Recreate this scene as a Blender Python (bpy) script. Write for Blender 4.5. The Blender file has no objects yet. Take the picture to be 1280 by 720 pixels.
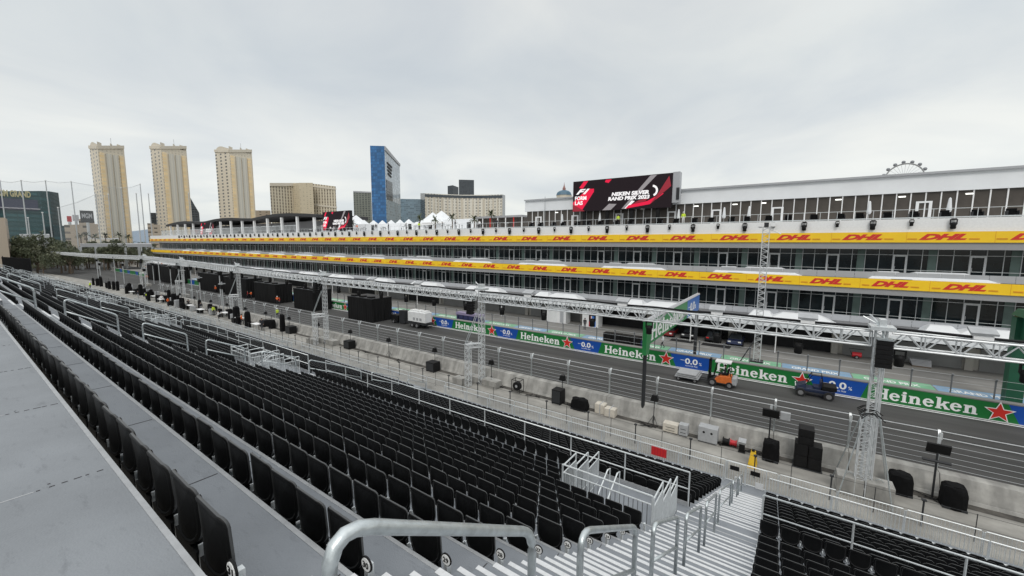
import bpy, math, random
import numpy as np
from mathutils import Matrix, Vector
R = math.radians
random.seed(7)
scene = bpy.context.scene
col = scene.collection

# ------------------------------------------------------------------ camera
F, PIT, ROL, YAW, HC = 498.0, R(6.28), R(-0.33), R(55.2), 12.4
cam = bpy.data.cameras.new('camera')
cam.sensor_width = 36.0
cam.lens = F / 1280 * 36.0
cam.clip_start, cam.clip_end = 0.05, 9000
camo = bpy.data.objects.new('camera', cam)
col.objects.link(camo)
camo.matrix_world = (Matrix.Translation((0, 0, HC)) @ Matrix.Rotation(-YAW, 4, 'Z')
                     @ Matrix.Rotation(math.pi / 2 - PIT, 4, 'X') @ Matrix.Rotation(-ROL, 4, 'Z'))
scene.camera = camo

# ------------------------------------------------------------------ sky, sun, exposure
SUN_EL, SUN_AZ = 42, 245          # azimuth of the sun, degrees clockwise from +Y
world = bpy.data.worlds.new('World')
scene.world = world
world.use_nodes = True
wn, wl = world.node_tree.nodes, world.node_tree.links
wn.clear()
def N(tree, t, **kw):
    n = tree.nodes.new(t)
    for k, v in kw.items():
        setattr(n, k, v)
    return n
wt = world.node_tree
w_out = N(wt, 'ShaderNodeOutputWorld')
w_bg = N(wt, 'ShaderNodeBackground')
sky = N(wt, 'ShaderNodeTexSky', sky_type='NISHITA', sun_disc=False)
sky.sun_elevation, sky.sun_rotation = R(SUN_EL), R(SUN_AZ)
w_bg.inputs[1].default_value = 0.104
tc = N(wt, 'ShaderNodeTexCoord')
sep = N(wt, 'ShaderNodeSeparateXYZ')
wl.new(tc.outputs['Generated'], sep.inputs[0])
def wmath(op, a, b=None, c=None):
    n = N(wt, 'ShaderNodeMath', operation=op)
    for i, v in enumerate((a, b, c)):
        if v is None: continue
        if isinstance(v, (int, float)): n.inputs[i].default_value = v
        else: wl.new(v, n.inputs[i])
    return n.outputs[0]
zc = wmath('MAXIMUM', sep.outputs[2], 0.0)
den = wmath('ADD', zc, 0.16)
cx, cy = wmath('DIVIDE', sep.outputs[0], den), wmath('DIVIDE', sep.outputs[1], den)
comb = N(wt, 'ShaderNodeCombineXYZ')
wl.new(cx, comb.inputs[0]); wl.new(cy, comb.inputs[1])
no = N(wt, 'ShaderNodeTexNoise'); no.inputs['Scale'].default_value = 1.0; no.inputs['Detail'].default_value = 7; no.inputs['Roughness'].default_value = 0.52
no.inputs['Distortion'].default_value = 0.5
wl.new(comb.outputs[0], no.inputs['Vector'])
no2 = N(wt, 'ShaderNodeTexNoise'); no2.inputs['Scale'].default_value = 0.22; no2.inputs['Detail'].default_value = 3
wl.new(comb.outputs[0], no2.inputs['Vector'])
# overcast deck: brightness by elevation (bright low band, grey, bright towards the zenith)
rampz = N(wt, 'ShaderNodeValToRGB')
e = rampz.color_ramp.elements
e[0].position, e[0].color = 0.0, (7.3, 7.5, 7.4, 1)
e[1].position, e[1].color = 1.0, (14.0, 14.0, 13.8, 1)
for p, c in ((0.07, (7.8, 7.95, 7.8, 1)), (0.2, (7.8, 7.95, 7.85, 1)), (0.36, (6.9, 7.2, 7.3, 1)), (0.5, (7.0, 7.2, 7.3, 1)), (0.68, (10.5, 10.6, 10.6, 1))):
    q = e.new(p); q.color = c
wl.new(zc, rampz.inputs[0])
cl = wmath('ADD', wmath('MULTIPLY', no.outputs[0], 0.28), wmath('MULTIPLY', no2.outputs[0], 0.45))
cl = wmath('ADD', cl, 0.715)
tint = N(wt, 'ShaderNodeValToRGB')
tint.color_ramp.elements[0].position, tint.color_ramp.elements[1].position = .34, .66
tint.color_ramp.elements[0].color = (.87, .90, .935, 1); tint.color_ramp.elements[1].color = (1.0, .995, .97, 1)
wl.new(no.outputs[0], tint.inputs[0])
ctin = N(wt, 'ShaderNodeMixRGB', blend_type='MULTIPLY'); ctin.inputs[0].default_value = 1
wl.new(rampz.outputs[0], ctin.inputs[1]); wl.new(tint.outputs[0], ctin.inputs[2])
cmul = N(wt, 'ShaderNodeMixRGB', blend_type='MULTIPLY'); cmul.inputs[0].default_value = 1
wl.new(ctin.outputs[0], cmul.inputs[1]); wl.new(cl, cmul.inputs[2])
mixs = N(wt, 'ShaderNodeMixRGB'); mixs.inputs[0].default_value = 0.93
wl.new(sky.outputs[0], mixs.inputs[1]); wl.new(cmul.outputs[0], mixs.inputs[2])
wl.new(mixs.outputs[0], w_bg.inputs[0]); wl.new(w_bg.outputs[0], w_out.inputs[0])

sun = bpy.data.lights.new('sun', 'SUN')
sun.energy, sun.angle, sun.color = 1.05, R(20), (1.0, 0.96, 0.9)
suno = bpy.data.objects.new('sun', sun); col.objects.link(suno)
sd = Vector((math.sin(R(SUN_AZ)) * math.cos(R(SUN_EL)), math.cos(R(SUN_AZ)) * math.cos(R(SUN_EL)), math.sin(R(SUN_EL))))
suno.rotation_euler = sd.to_track_quat('Z', 'Y').to_euler()
vs = scene.view_settings
scene.display_settings.display_device = 'sRGB'
vs.view_transform, vs.look, vs.exposure, vs.gamma, vs.use_curve_mapping = 'Standard', 'None', 0.0, 1.0, False

# ------------------------------------------------------------------ survey helper: bearing of a far landmark
def ray(u, v):
    r, up = (u - 640) / F, -(v - 360) / F
    cr, sr = math.cos(ROL), math.sin(ROL)
    r, up = r * cr + up * sr, -r * sr + up * cr
    c, s = math.cos(PIT), math.sin(PIT)
    fw, U = c + up * s, -s + up * c
    return Vector((r * math.cos(YAW) + fw * math.sin(YAW), -r * math.sin(YAW) + fw * math.cos(YAW), U))
def far(u, v, d):
    q = ray(u, v); h = math.hypot(q.x, q.y)
    return Vector((q.x / h * d, q.y / h * d, HC + q.z / h * d))
def onx(u, v, x):
    q = ray(u, v); return Vector((x, q.y / q.x * x, HC + q.z / q.x * x))
def seen(p):
    x, y, z = p[0], p[1], p[2] - HC
    r = x * math.cos(YAW) - y * math.sin(YAW); fw = x * math.sin(YAW) + y * math.cos(YAW)
    c, s = math.cos(PIT), math.sin(PIT)
    f2, up = fw * c - z * s, fw * s + z * c
    if f2 < .2: return None
    return 640 + F * r / f2, 360 - F * up / f2

# ------------------------------------------------------------------ materials
MATS = {}
def mat(name, c, rough=0.6, metal=0.0, var=0.0, scale=3.0, bump=0.0, bscale=40.0, spec=0.5, emit=0.0, alpha=1.0, stretch=None, coord='Object'):
    m = bpy.data.materials.new(name); m.use_nodes = True
    t = m.node_tree; b = t.nodes['Principled BSDF']
    b.inputs['Base Color'].default_value = (*c, 1); b.inputs['Roughness'].default_value = rough
    b.inputs['Metallic'].default_value = metal; b.inputs['Specular IOR Level'].default_value = spec
    if alpha < 1: b.inputs['Alpha'].default_value = alpha
    if emit:
        b.inputs['Emission Color'].default_value = (*c, 1); b.inputs['Emission Strength'].default_value = emit
    if var or bump:
        tcn = N(t, 'ShaderNodeTexCoord'); src = tcn.outputs[coord]
        if stretch:
            mp = N(t, 'ShaderNodeMapping'); mp.inputs['Scale'].default_value = stretch
            t.links.new(src, mp.inputs[0]); src = mp.outputs[0]
    if var:
        nz = N(t, 'ShaderNodeTexNoise'); nz.inputs['Scale'].default_value = scale; nz.inputs['Detail'].default_value = 6; nz.inputs['Roughness'].default_value = .6
        t.links.new(src, nz.inputs['Vector'])
        rp = N(t, 'ShaderNodeValToRGB')
        lo, hi = max(0, 1 - var), 1 + var
        rp.color_ramp.elements[0].position, rp.color_ramp.elements[1].position = .3, .7
        rp.color_ramp.elements[0].color = (*[x * lo for x in c], 1); rp.color_ramp.elements[1].color = (*[min(1, x * hi) for x in c], 1)
        t.links.new(nz.outputs[0], rp.inputs[0]); t.links.new(rp.outputs[0], b.inputs['Base Color'])
    if bump:
        nb = N(t, 'ShaderNodeTexNoise'); nb.inputs['Scale'].default_value = bscale; nb.inputs['Detail'].default_value = 3
        t.links.new(src, nb.inputs['Vector'])
        bp = N(t, 'ShaderNodeBump'); bp.inputs['Strength'].default_value = bump; bp.inputs['Distance'].default_value = .02
        t.links.new(nb.outputs[0], bp.inputs['Height']); t.links.new(bp.outputs[0], b.inputs['Normal'])
    MATS[name] = m
    return m
def grid_mat(name, wall, win, px, pz, fx, fz, rough=.6, wrough=.25, hband=None, var=.08, pane=(.7, 1.35)):
    """facade: windows of width fx*px and height fz*pz on a px by pz grid, read from the facade's own metres (UV)"""
    m = bpy.data.materials.new(name); m.use_nodes = True
    t = m.node_tree; b = t.nodes['Principled BSDF']
    uv = N(t, 'ShaderNodeUVMap'); s = N(t, 'ShaderNodeSeparateXYZ'); t.links.new(uv.outputs[0], s.inputs[0])
    def mm(op, a, bb):
        n = N(t, 'ShaderNodeMath', operation=op)
        for i, v in enumerate((a, bb)):
            if isinstance(v, (int, float)): n.inputs[i].default_value = v
            else: t.links.new(v, n.inputs[i])
        return n.outputs[0]
    def cell(o, p, f): return mm('LESS_THAN', mm('FRACT', mm('DIVIDE', o, p), 0), f)
    msk = mm('MULTIPLY', cell(s.outputs[0], px, fx), cell(s.outputs[1], pz, fz))
    # each pane a little different
    wn_ = N(t, 'ShaderNodeTexWhiteNoise', noise_dimensions='2D')
    cb = N(t, 'ShaderNodeCombineXYZ')
    t.links.new(mm('FLOOR', mm('DIVIDE', s.outputs[0], px), 0), cb.inputs[0]); t.links.new(mm('FLOOR', mm('DIVIDE', s.outputs[1], pz), 0), cb.inputs[1])
    t.links.new(cb.outputs[0], wn_.inputs[0])
    mw = N(t, 'ShaderNodeMixRGB'); mw.inputs[1].default_value = (*[x * pane[0] for x in win], 1); mw.inputs[2].default_value = (*[min(1, x * pane[1]) for x in win], 1)
    t.links.new(wn_.outputs[0], mw.inputs[0])
    nz = N(t, 'ShaderNodeTexNoise'); nz.inputs['Scale'].default_value = .06
    t.links.new(uv.outputs[0], nz.inputs['Vector'])
    ww = N(t, 'ShaderNodeMixRGB'); ww.inputs[1].default_value = (*[x * (1 - var) for x in wall], 1); ww.inputs[2].default_value = (*[x * (1 + var) for x in wall], 1)
    t.links.new(nz.outputs[0], ww.inputs[0])
    mx = N(t, 'ShaderNodeMixRGB'); t.links.new(msk, mx.inputs[0]); t.links.new(ww.outputs[0], mx.inputs[1]); t.links.new(mw.outputs[0], mx.inputs[2])
    t.links.new(mx.outputs[0], b.inputs['Base Color'])
    rr = N(t, 'ShaderNodeMixRGB'); rr.inputs[1].default_value = (rough,) * 3 + (1,); rr.inputs[2].default_value = (wrough,) * 3 + (1,)
    t.links.new(msk, rr.inputs[0]); t.links.new(rr.outputs[0], b.inputs['Roughness'])
    MATS[name] = m
    return m
M = MATS
def streaks(name, scale, lo):
    m = M[name]; t = m.node_tree; b = t.nodes['Principled BSDF']; src = b.inputs['Base Color'].links[0].from_socket
    g = N(t, 'ShaderNodeTexCoord'); mp = N(t, 'ShaderNodeMapping'); mp.inputs['Scale'].default_value = scale
    nz = N(t, 'ShaderNodeTexNoise'); nz.inputs['Scale'].default_value = 1; nz.inputs['Detail'].default_value = 5
    rp = N(t, 'ShaderNodeValToRGB'); rp.color_ramp.elements[0].position, rp.color_ramp.elements[1].position = .38, .6
    rp.color_ramp.elements[0].color = (lo, lo, lo, 1); rp.color_ramp.elements[1].color = (1, 1, 1, 1)
    mu = N(t, 'ShaderNodeMixRGB', blend_type='MULTIPLY'); mu.inputs[0].default_value = 1
    t.links.new(g.outputs['Object'], mp.inputs[0]); t.links.new(mp.outputs[0], nz.inputs['Vector']); t.links.new(nz.outputs[0], rp.inputs[0])
    t.links.new(src, mu.inputs[1]); t.links.new(rp.outputs[0], mu.inputs[2]); t.links.new(mu.outputs[0], b.inputs['Base Color'])
def deck_mat(name, c, period, along='Y'):
    """painted deck boards with a fine anti-slip texture, scuffs and straight joints every `period` metres"""
    m = mat(name, c, .55, var=.10, scale=1.3, bump=0, spec=.4)
    t = m.node_tree; b = t.nodes['Principled BSDF']; rp = [n for n in t.nodes if n.type == 'VALTORGB'][0]
    g = N(t, 'ShaderNodeTexCoord'); s = N(t, 'ShaderNodeSeparateXYZ'); t.links.new(g.outputs['Object'], s.inputs[0])
    vor = N(t, 'ShaderNodeTexVoronoi'); vor.inputs['Scale'].default_value = 85
    t.links.new(g.outputs['Object'], vor.inputs['Vector'])
    bp = N(t, 'ShaderNodeBump'); bp.inputs['Strength'].default_value = .35; bp.inputs['Distance'].default_value = .004
    t.links.new(vor.outputs['Distance'], bp.inputs['Height']); t.links.new(bp.outputs[0], b.inputs['Normal'])
    # scuffs: stretched noise
    mp = N(t, 'ShaderNodeMapping'); mp.inputs['Scale'].default_value = (5, 1.2, 1); mp.inputs['Rotation'].default_value = (0, 0, .5)
    t.links.new(g.outputs['Object'], mp.inputs[0])
    nz = N(t, 'ShaderNodeTexNoise'); nz.inputs['Scale'].default_value = 2.6; nz.inputs['Detail'].default_value = 9; nz.inputs['Roughness'].default_value = .72
    t.links.new(mp.outputs[0], nz.inputs['Vector'])
    r2 = N(t, 'ShaderNodeValToRGB'); r2.color_ramp.elements[0].position = .56; r2.color_ramp.elements[1].position = .78
    r2.color_ramp.elements[0].color = (1, 1, 1, 1); r2.color_ramp.elements[1].color = (.62, .62, .63, 1)
    t.links.new(nz.outputs[0], r2.inputs[0])
    mu = N(t, 'ShaderNodeMixRGB', blend_type='MULTIPLY'); mu.inputs[0].default_value = 1
    t.links.new(rp.outputs[0], mu.inputs[1]); t.links.new(r2.outputs[0], mu.inputs[2])
    t.links.new(mu.outputs[0], b.inputs['Base Color'])
    return m

deck_mat('deck_grey', (.205, .219, .236), 2)
deck_mat('tread_grey', (.215, .231, .252), 2)
mat('joint', (.05, .05, .055), .8)
mat('joint_light', (.42, .43, .44), .6)
mat('aluminium', (.40, .41, .42), .42, .4, var=.12, scale=9)
mat('nosing_white', (.62, .63, .64), .5, var=.08, scale=20)
mat('galv', (.56, .60, .61), .36, .75, var=.18, scale=14, bump=.08, bscale=60)
mat('galv_light', (.70, .73, .74), .4, .5, var=.1, scale=10)
mat('seat_black', (.0048, .0051, .0055), .5, spec=.22, var=.5, scale=1.7, bump=.12, bscale=220)
mat('seat_rim_sheen', (.055, .057, .059), .36, spec=.5)  # sky highlight along the seat edges, put into a paler colour
mat('seat_groove_sheen', (.034, .035, .036), .35, spec=.5)  # highlight in the curved groove of the back, drawn as a lighter tone
mat('seat_far', (.0045, .0048, .0052), .55, spec=.2)
mat('black', (.007, .007, .0075), .6, var=.3, scale=5, spec=.25)
mat('black_cloth', (.006, .006, .0065), .9, spec=.15, var=.4, scale=3, bump=.8, bscale=4)
mat('black_drape', (.011, .011, .0115), .9, spec=.15, var=.3, scale=2, bump=.9, bscale=1.5, stretch=(1, 1, .12))
mat('dark_metal', (.035, .037, .04), .55, .2, spec=.3)
mat('asphalt', (.062, .061, .059), .85, var=.30, scale=.5, bump=.25, bscale=60, stretch=(1.6, .12, 1))
mat('concrete', (.31, .298, .272), .85, var=.26, scale=.5, bump=.2, bscale=25)
mat('concrete_pit', (.245, .24, .228), .85, var=.16, scale=.35, bump=.15, bscale=25)
mat('concrete_block', (.35, .342, .32), .85, var=.22, scale=1.6, bump=.3, bscale=18)
mat('ground', (.20, .185, .16), .95, var=.3, scale=.02)
mat('gutter_grime', (.07, .064, .056), .9, var=.7, scale=1.2, bump=.4, bscale=20)
mat('white_paint', (.80, .80, .80), .5, var=.05, scale=6)
mat('white_fabric', (.76, .78, .80), .7, var=.04, scale=.5, bump=.5, bscale=.6)
mat('grey_panel', (.40, .41, .43), .5, var=.06, scale=.4)
mat('fascia_grey', (.30, .30, .31), .5, var=.05, scale=.3)
mat('soffit', (.18, .18, .185), .7)
mat('wall_cream', (.44, .42, .38), .7, var=.1, scale=.4)
mat('garage_grey', (.25, .25, .245), .6, var=.12, scale=.5)
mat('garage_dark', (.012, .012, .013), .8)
mat('glass_dark', (.012, .019, .022), .09, spec=.5, var=.7, scale=.45)
mat('glass_brown', (.075, .066, .058), .3, spec=.25, var=.35, scale=.5)
mat('mullion', (.62, .64, .65), .4, .2)
mat('door_white', (.80, .81, .82), .45)
mat('green_curtain', (.13, .19, .17), .5, var=.2, scale=1)
mat('banner_yellow', (.92, .58, .014), .42, var=.05, scale=.4, bump=.6, bscale=.9)
mat('letter_red', (.62, .025, .018), .5)
mat('letter_ochre', (.66, .25, .015), .5)
mat('board_green', (.012, .165, .036), .35, var=.05, scale=.5)
mat('board_blue', (.008, .072, .36), .35, var=.05, scale=.5)
mat('letter_white', (.86, .87, .86), .45)
mat('star_red', (.62, .03, .02), .4)
mat('sign_green', (.03, .24, .07), .4, var=.05, scale=1)
mat('pillar_green', (.010, .085, .045), .5, var=.1, scale=1)
mat('sign_blue', (.04, .16, .52), .4)
mat('letter_yellow', (.72, .62, .10), .5)
mat('orange_paint', (.62, .15, .03), .4, var=.15, scale=4)
mat('yellow_paint', (.70, .44, .02), .5)
mat('red_paint', (.52, .02, .03), .45)
mat('tyre', (.014, .014, .015), .85)
mat('rim', (.35, .35, .36), .4, .6)
mat('trailer_white', (.74, .75, .75), .4, var=.06, scale=2)
mat('beige_case', (.55, .51, .44), .7, var=.12, scale=4, bump=.5, bscale=9)
mat('grey_case', (.36, .37, .38), .6, var=.12, scale=4)
mat('navy_case', (.025, .032, .10), .5, var=.2, scale=1)
mat('buggy_navy', (.012, .020, .052), .4, var=.3, scale=4)
mat('lilac_lid', (.25, .22, .34), .5)
mat('skin', (.42, .26, .18), .6)
mat('hair', (.02, .015, .012), .7)
mat('vest_orange', (.85, .16, .03), .7)
mat('vest_yellow', (.62, .80, .05), .7)
mat('shirt_white', (.72, .72, .72), .8)
mat('shirt_red', (.40, .03, .03), .8)
mat('cloth_dark', (.025, .026, .032), .85)
mat('leaf_dark', (.085, .098, .055), .7, var=.5, scale=.5)
mat('leaf_mid', (.135, .142, .085), .7, var=.45, scale=.5)
mat('leaf_palm', (.05, .065, .025), .6, var=.4, scale=1)
mat('bark', (.12, .09, .065), .9, var=.3, scale=3)
mat('screen_black', (.012, .008, .010), .6, emit=.7, spec=.12)
mat('screen_red', (.62, .012, .05), .5, emit=.6, spec=.15)
mat('screen_darkred', (.22, .008, .02), .4, emit=.6)
mat('screen_grey', (.24, .22, .23), .4, emit=.5)
mat('screen_white', (.80, .78, .79), .4, emit=.5)
mat('lamp_glow', (.95, .95, .9), .4, emit=1.6)
mat('steel_white', (.62, .64, .65), .42, .35, var=.12, scale=3)
mat('net', (.45, .48, .50), .8, alpha=.10)
mat('pole_grey', (.46, .48, .49), .5, .2)
mat('post_grey', (.17, .18, .19), .55, .2)
mat('plywood', (.55, .42, .25), .7, var=.15, scale=2)
mat('curtain_grey', (.16, .19, .18), .6)
mat('car_red', (.20, .012, .014), .3); mat('car_black', (.012, .012, .014), .3); mat('car_blue', (.02, .03, .08), .3)
mat('glass_car', (.02, .024, .028), .1)
mat('strip_green', (.20, .46, .28), .6, var=.15, scale=.8); mat('strip_blue', (.22, .36, .52), .6, var=.15, scale=.8)
mat('tower_cream', (.60, .55, .46), .7, var=.05, scale=.05)
mat('gold_glass', (.62, .40, .13), .25, .25, var=.25, scale=.08)
mat('roof_dark', (.03, .03, .032), .7)
mat('mountain', (.20, .25, .31), 1.0)  # distance haze put into the colour as blue-grey

streaks('asphalt', (.75, .012, 1), .68); streaks('concrete', (.9, .25, 1), .72); streaks('concrete_pit', (.5, .06, 1), .78); streaks('concrete_block', (.3, 1.6, .25), .7)
# ------------------------------------------------------------------ mesh builder
class MB:
    def __init__(s): s.v, s.f, s.m, s.uv = [], [], [], []
    def face(s, pts, mi=0, uv=None):
        n = len(s.v); s.v += [tuple(p) for p in pts]; s.f.append(tuple(range(n, n + len(pts)))); s.m.append(mi); s.uv.append(uv)
    def hull(s, b, t, mi=0, cap=True):
        """prism between two rings of equal length (b bottom counter-clockwise from above)"""
        n = len(s.v); k = len(b); s.v += [tuple(p) for p in b] + [tuple(p) for p in t]
        for i in range(k):
            j = (i + 1) % k; s.f.append((n + i, n + j, n + k + j, n + k + i)); s.m.append(mi); s.uv.append(None)
        if cap:
            s.f.append(tuple(n + i for i in reversed(range(k)))); s.m.append(mi); s.uv.append(None)
            s.f.append(tuple(n + k + i for i in range(k))); s.m.append(mi); s.uv.append(None)
    def box(s, x0, x1, y0, y1, z0, z1, mi=0):
        s.hull([(x0, y0, z0), (x1, y0, z0), (x1, y1, z0), (x0, y1, z0)], [(x0, y0, z1), (x1, y0, z1), (x1, y1, z1), (x0, y1, z1)], mi)
    def obox(s, c, ax, hx, ay, hy, az, hz, mi=0):
        c, ax, ay, az = Vector(c), Vector(ax) * hx, Vector(ay) * hy, Vector(az) * hz
        s.hull([c - ax - ay - az, c + ax - ay - az, c + ax + ay - az, c - ax + ay - az], [c - ax - ay + az, c + ax - ay + az, c + ax + ay + az, c - ax + ay + az], mi)
    def tube(s, pts, r, n=6, mi=0, cap=True, r1=None):
        pts = [Vector(p) for p in pts]; rings = []
        for i, p in enumerate(pts):
            d = (pts[min(i + 1, len(pts) - 1)] - pts[max(i - 1, 0)]).normalized()
            a = d.cross(Vector((0, 0, 1)))
            if a.length < .05: a = d.cross(Vector((0, 1, 0)))
            a.normalize(); b = d.cross(a)
            rr = r if r1 is None else r + (r1 - r) * i / (len(pts) - 1)
            rings.append([p + (a * math.cos(2 * math.pi * k / n) + b * math.sin(2 * math.pi * k / n)) * rr for k in range(n)])
        base = len(s.v)
        for q in rings: s.v += [tuple(p) for p in q]
        for i in range(len(rings) - 1):
            for k in range(n):
                a, b = base + i * n + k, base + i * n + (k + 1) % n
                s.f.append((a, a + n, b + n, b)); s.m.append(mi); s.uv.append(None)
        if cap:
            s.f.append(tuple(base + k for k in range(n))); s.f.append(tuple(base + (len(rings) - 1) * n + k for k in reversed(range(n)))); s.m += [mi, mi]; s.uv += [None, None]
    def cyl(s, c, ax, r, h, n=14, mi=0, r2=None):
        c, ax = Vector(c), Vector(ax).normalized(); s.tube([c, c + ax * h], r, n, mi, True, r2)
    def lathe(s, c, prof, n=14, mi=0):
        c = Vector(c); base = len(s.v)
        for r_, z in prof: s.v += [(c.x + r_ * math.cos(2 * math.pi * k / n), c.y + r_ * math.sin(2 * math.pi * k / n), c.z + z) for k in range(n)]
        for i in range(len(prof) - 1):
            for k in range(n):
                a, b = base + i * n + k, base + i * n + (k + 1) % n
                s.f.append((a, b, b + n, a + n)); s.m.append(mi); s.uv.append(None)
    def build(s, name, mats, parent=None, smooth=False, local=False, bevel=0):
        if not isinstance(mats, (list, tuple)): mats = [mats]
        me = bpy.data.meshes.new(name)
        off = Vector((0, 0, 0))
        if parent is not None and not local:
            off = world_loc(parent)
        me.from_pydata([(x - off.x, y - off.y, z - off.z) for x, y, z in s.v], [], s.f)
        for m_ in mats: me.materials.append(M[m_] if isinstance(m_, str) else m_)
        me.polygons.foreach_set('material_index', s.m)
        if any(s.uv):
            ul = me.uv_layers.new(name='UVMap')
            for p, q in zip(me.polygons, s.uv):
                if q:
                    for li, c_ in zip(p.loop_indices, q): ul.data[li].uv = c_
        if smooth: me.polygons.foreach_set('use_smooth', [True] * len(me.polygons))
        me.update()
        o = bpy.data.objects.new(name, me); col.objects.link(o)
        if parent is not None: o.parent = parent
        if bevel:
            b = o.modifiers.new('edge', 'BEVEL'); b.width = bevel; b.segments = 2; b.limit_method = 'ANGLE'
        return o
def world_loc(o):
    p = Vector((0, 0, 0))
    while o is not None: p += o.location; o = o.parent
    return p
def tag(o, label, cat, group=None, kind=None):
    if label: o['label'] = label
    if cat: o['category'] = cat
    if group: o['group'] = group
    if kind: o['kind'] = kind
    return o
def thing(name, loc, label, cat, group=None):
    o = bpy.data.objects.new(name, None); o.empty_display_size = .2; o.location = loc; col.objects.link(o)
    return tag(o, label, cat, group)
def struct(o): o['kind'] = 'structure'; return o
def copy_tree(o, loc=None, label=None, parent=None, rz=None):
    c = o.copy(); col.objects.link(c)
    if parent is not None: c.parent = parent
    if loc is not None: c.location = loc
    if rz is not None: c.rotation_euler = (0, 0, rz)
    if label: c['label'] = label
    for ch in KIDS.get(o.name) or list(o.children): copy_tree(ch, parent=c)
    return c
KIDS = {}
ORD = ['first', 'second', 'third', 'fourth', 'fifth', 'sixth', 'seventh', 'eighth', 'ninth', 'tenth', 'eleventh', 'twelfth', 'thirteenth', 'fourteenth', 'fifteenth', 'sixteenth', 'seventeenth', 'eighteenth', 'nineteenth', 'twentieth',
       'twenty-first', 'twenty-second', 'twenty-third', 'twenty-fourth', 'twenty-fifth', 'twenty-sixth', 'twenty-seventh', 'twenty-eighth', 'twenty-ninth', 'thirtieth']
ORD += ['thirty-' + o for o in ORD[:9]] + ['fortieth'] + ['forty-' + o for o in ORD[:9]] + ['fiftieth'] + ['fifty-' + o for o in ORD[:9]] + ['sixtieth'] + ['sixty-' + o for o in ORD[:9]] + ['seventieth'] + ['seventy-' + o for o in ORD[:9]] + ['eightieth'] + ['eighty-' + o for o in ORD[:9]] + ['ninetieth'] + ['ninety-' + o for o in ORD[:9]]

TXT = {}
def text_mesh(body, shear=0., offset=0., sx=1., space=1.):
    key = (body, shear, offset, sx, space)
    if key not in TXT:
        cu = bpy.data.curves.new('lettering', 'FONT'); cu.body = body; cu.size = 1.0; cu.shear = shear; cu.offset = offset; cu.extrude = .006; cu.space_character = space; cu.resolution_u = 3
        ob = bpy.data.objects.new('lettering', cu); col.objects.link(ob); bpy.context.view_layer.update()
        me = bpy.data.meshes.new_from_object(ob.evaluated_get(bpy.context.evaluated_depsgraph_get()))
        bpy.data.objects.remove(ob)
        co = np.zeros(len(me.vertices) * 3); me.vertices.foreach_get('co', co); co = co.reshape(-1, 3)
        lo, hi = co.min(0), co.max(0)
        TXT[key] = ([((x - lo[0]) / (hi[0] - lo[0]), (y - lo[1]) / (hi[1] - lo[1]), z) for x, y, z in co], [tuple(p.vertices) for p in me.polygons])
        bpy.data.meshes.remove(me)
    return TXT[key]
def add_text(mb, body, o, ex, ey, w, h, mi=0, depth=.012, **kw):
    """letters filling w by h metres from lower-left o along unit vectors ex (reading direction) and ey (up)"""
    v, f = text_mesh(body, **kw); n = len(mb.v); o, ex, ey = Vector(o), Vector(ex), Vector(ey); ez = ex.cross(ey)
    for x, y, z in v: mb.v.append(tuple(o + ex * (x * w) + ey * (y * h) + ez * (z / .006 * depth / 2 + depth / 2)))
    for p in f: mb.f.append(tuple(n + i for i in p)); mb.m.append(mi); mb.uv.append(None)
def poly(mb, pts, o, ex, ey, d=.01, mi=0, lift=0.):
    """flat plate of thickness d from 2-D outline pts (counter-clockwise) laid on plane o, ex, ey"""
    o, ex, ey = Vector(o), Vector(ex), Vector(ey); ez = ex.cross(ey)
    a = [o + ex * x + ey * y + ez * lift for x, y in pts]
    mb.hull(a, [p + ez * d for p in a], mi)

# ------------------------------------------------------------------ SETTING: ground, track, lanes
def sheet(name, x0, x1, y0, y1, z, m):
    b = MB(); b.face([(x0, y0, z), (x1, y0, z), (x1, y1, z), (x0, y1, z)]); return struct(b.build(name, m))
sheet('ground', -6000, 6000, -6000, 6000, -.03, 'ground')
sheet('access_road', 20.0, 28.0, -60, 300, .0, 'concrete')
b = MB(); b.face([(28.0, -60, .004), (42.6, -60, .004), (42.6, 165, .004), (56, 190, .004), (56, 330, .004), (18, 330, .004), (28, 175, .004)])
struct(b.build('track', 'asphalt'))
sheet('pit_lane', 42.6, 62.0, -60, 245, .006, 'concrete_pit')
sheet('gutter', 26.95, 27.47, -60, 135, .006, 'gutter_grime')
sheet('edge_line', 41.75, 41.95, -60, 165, .012, 'white_paint')
# ragged oil-dark garage aprons and the coloured stripe painted along the pit wall
for (y0, y1, x0, x1) in ((5.2, 8.4, 53.5, 55.0), (9.4, 12.2, 53.6, 55.0)):
    sheet('rubber_mark', x0, x1, y0, y1, .014, 'garage_dark')
b = MB()
for i in range(-6, 30):
    b.face([(48.1, i * 5.6, .012), (50.2, i * 5.6, .012), (50.2, i * 5.6 + 5.5, .012), (48.1, i * 5.6 + 5.5, .012)], i % 2)
    add_text(b, 'GRAND PRIX', (48.7, i * 5.6 + 4.7, .016), (0, -1, 0), (1, 0, 0), 3.8, .8, 2, depth=.004, offset=.03)
struct(b.build('painted_stripe', ['strip_green', 'strip_blue', 'letter_white']))

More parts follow.
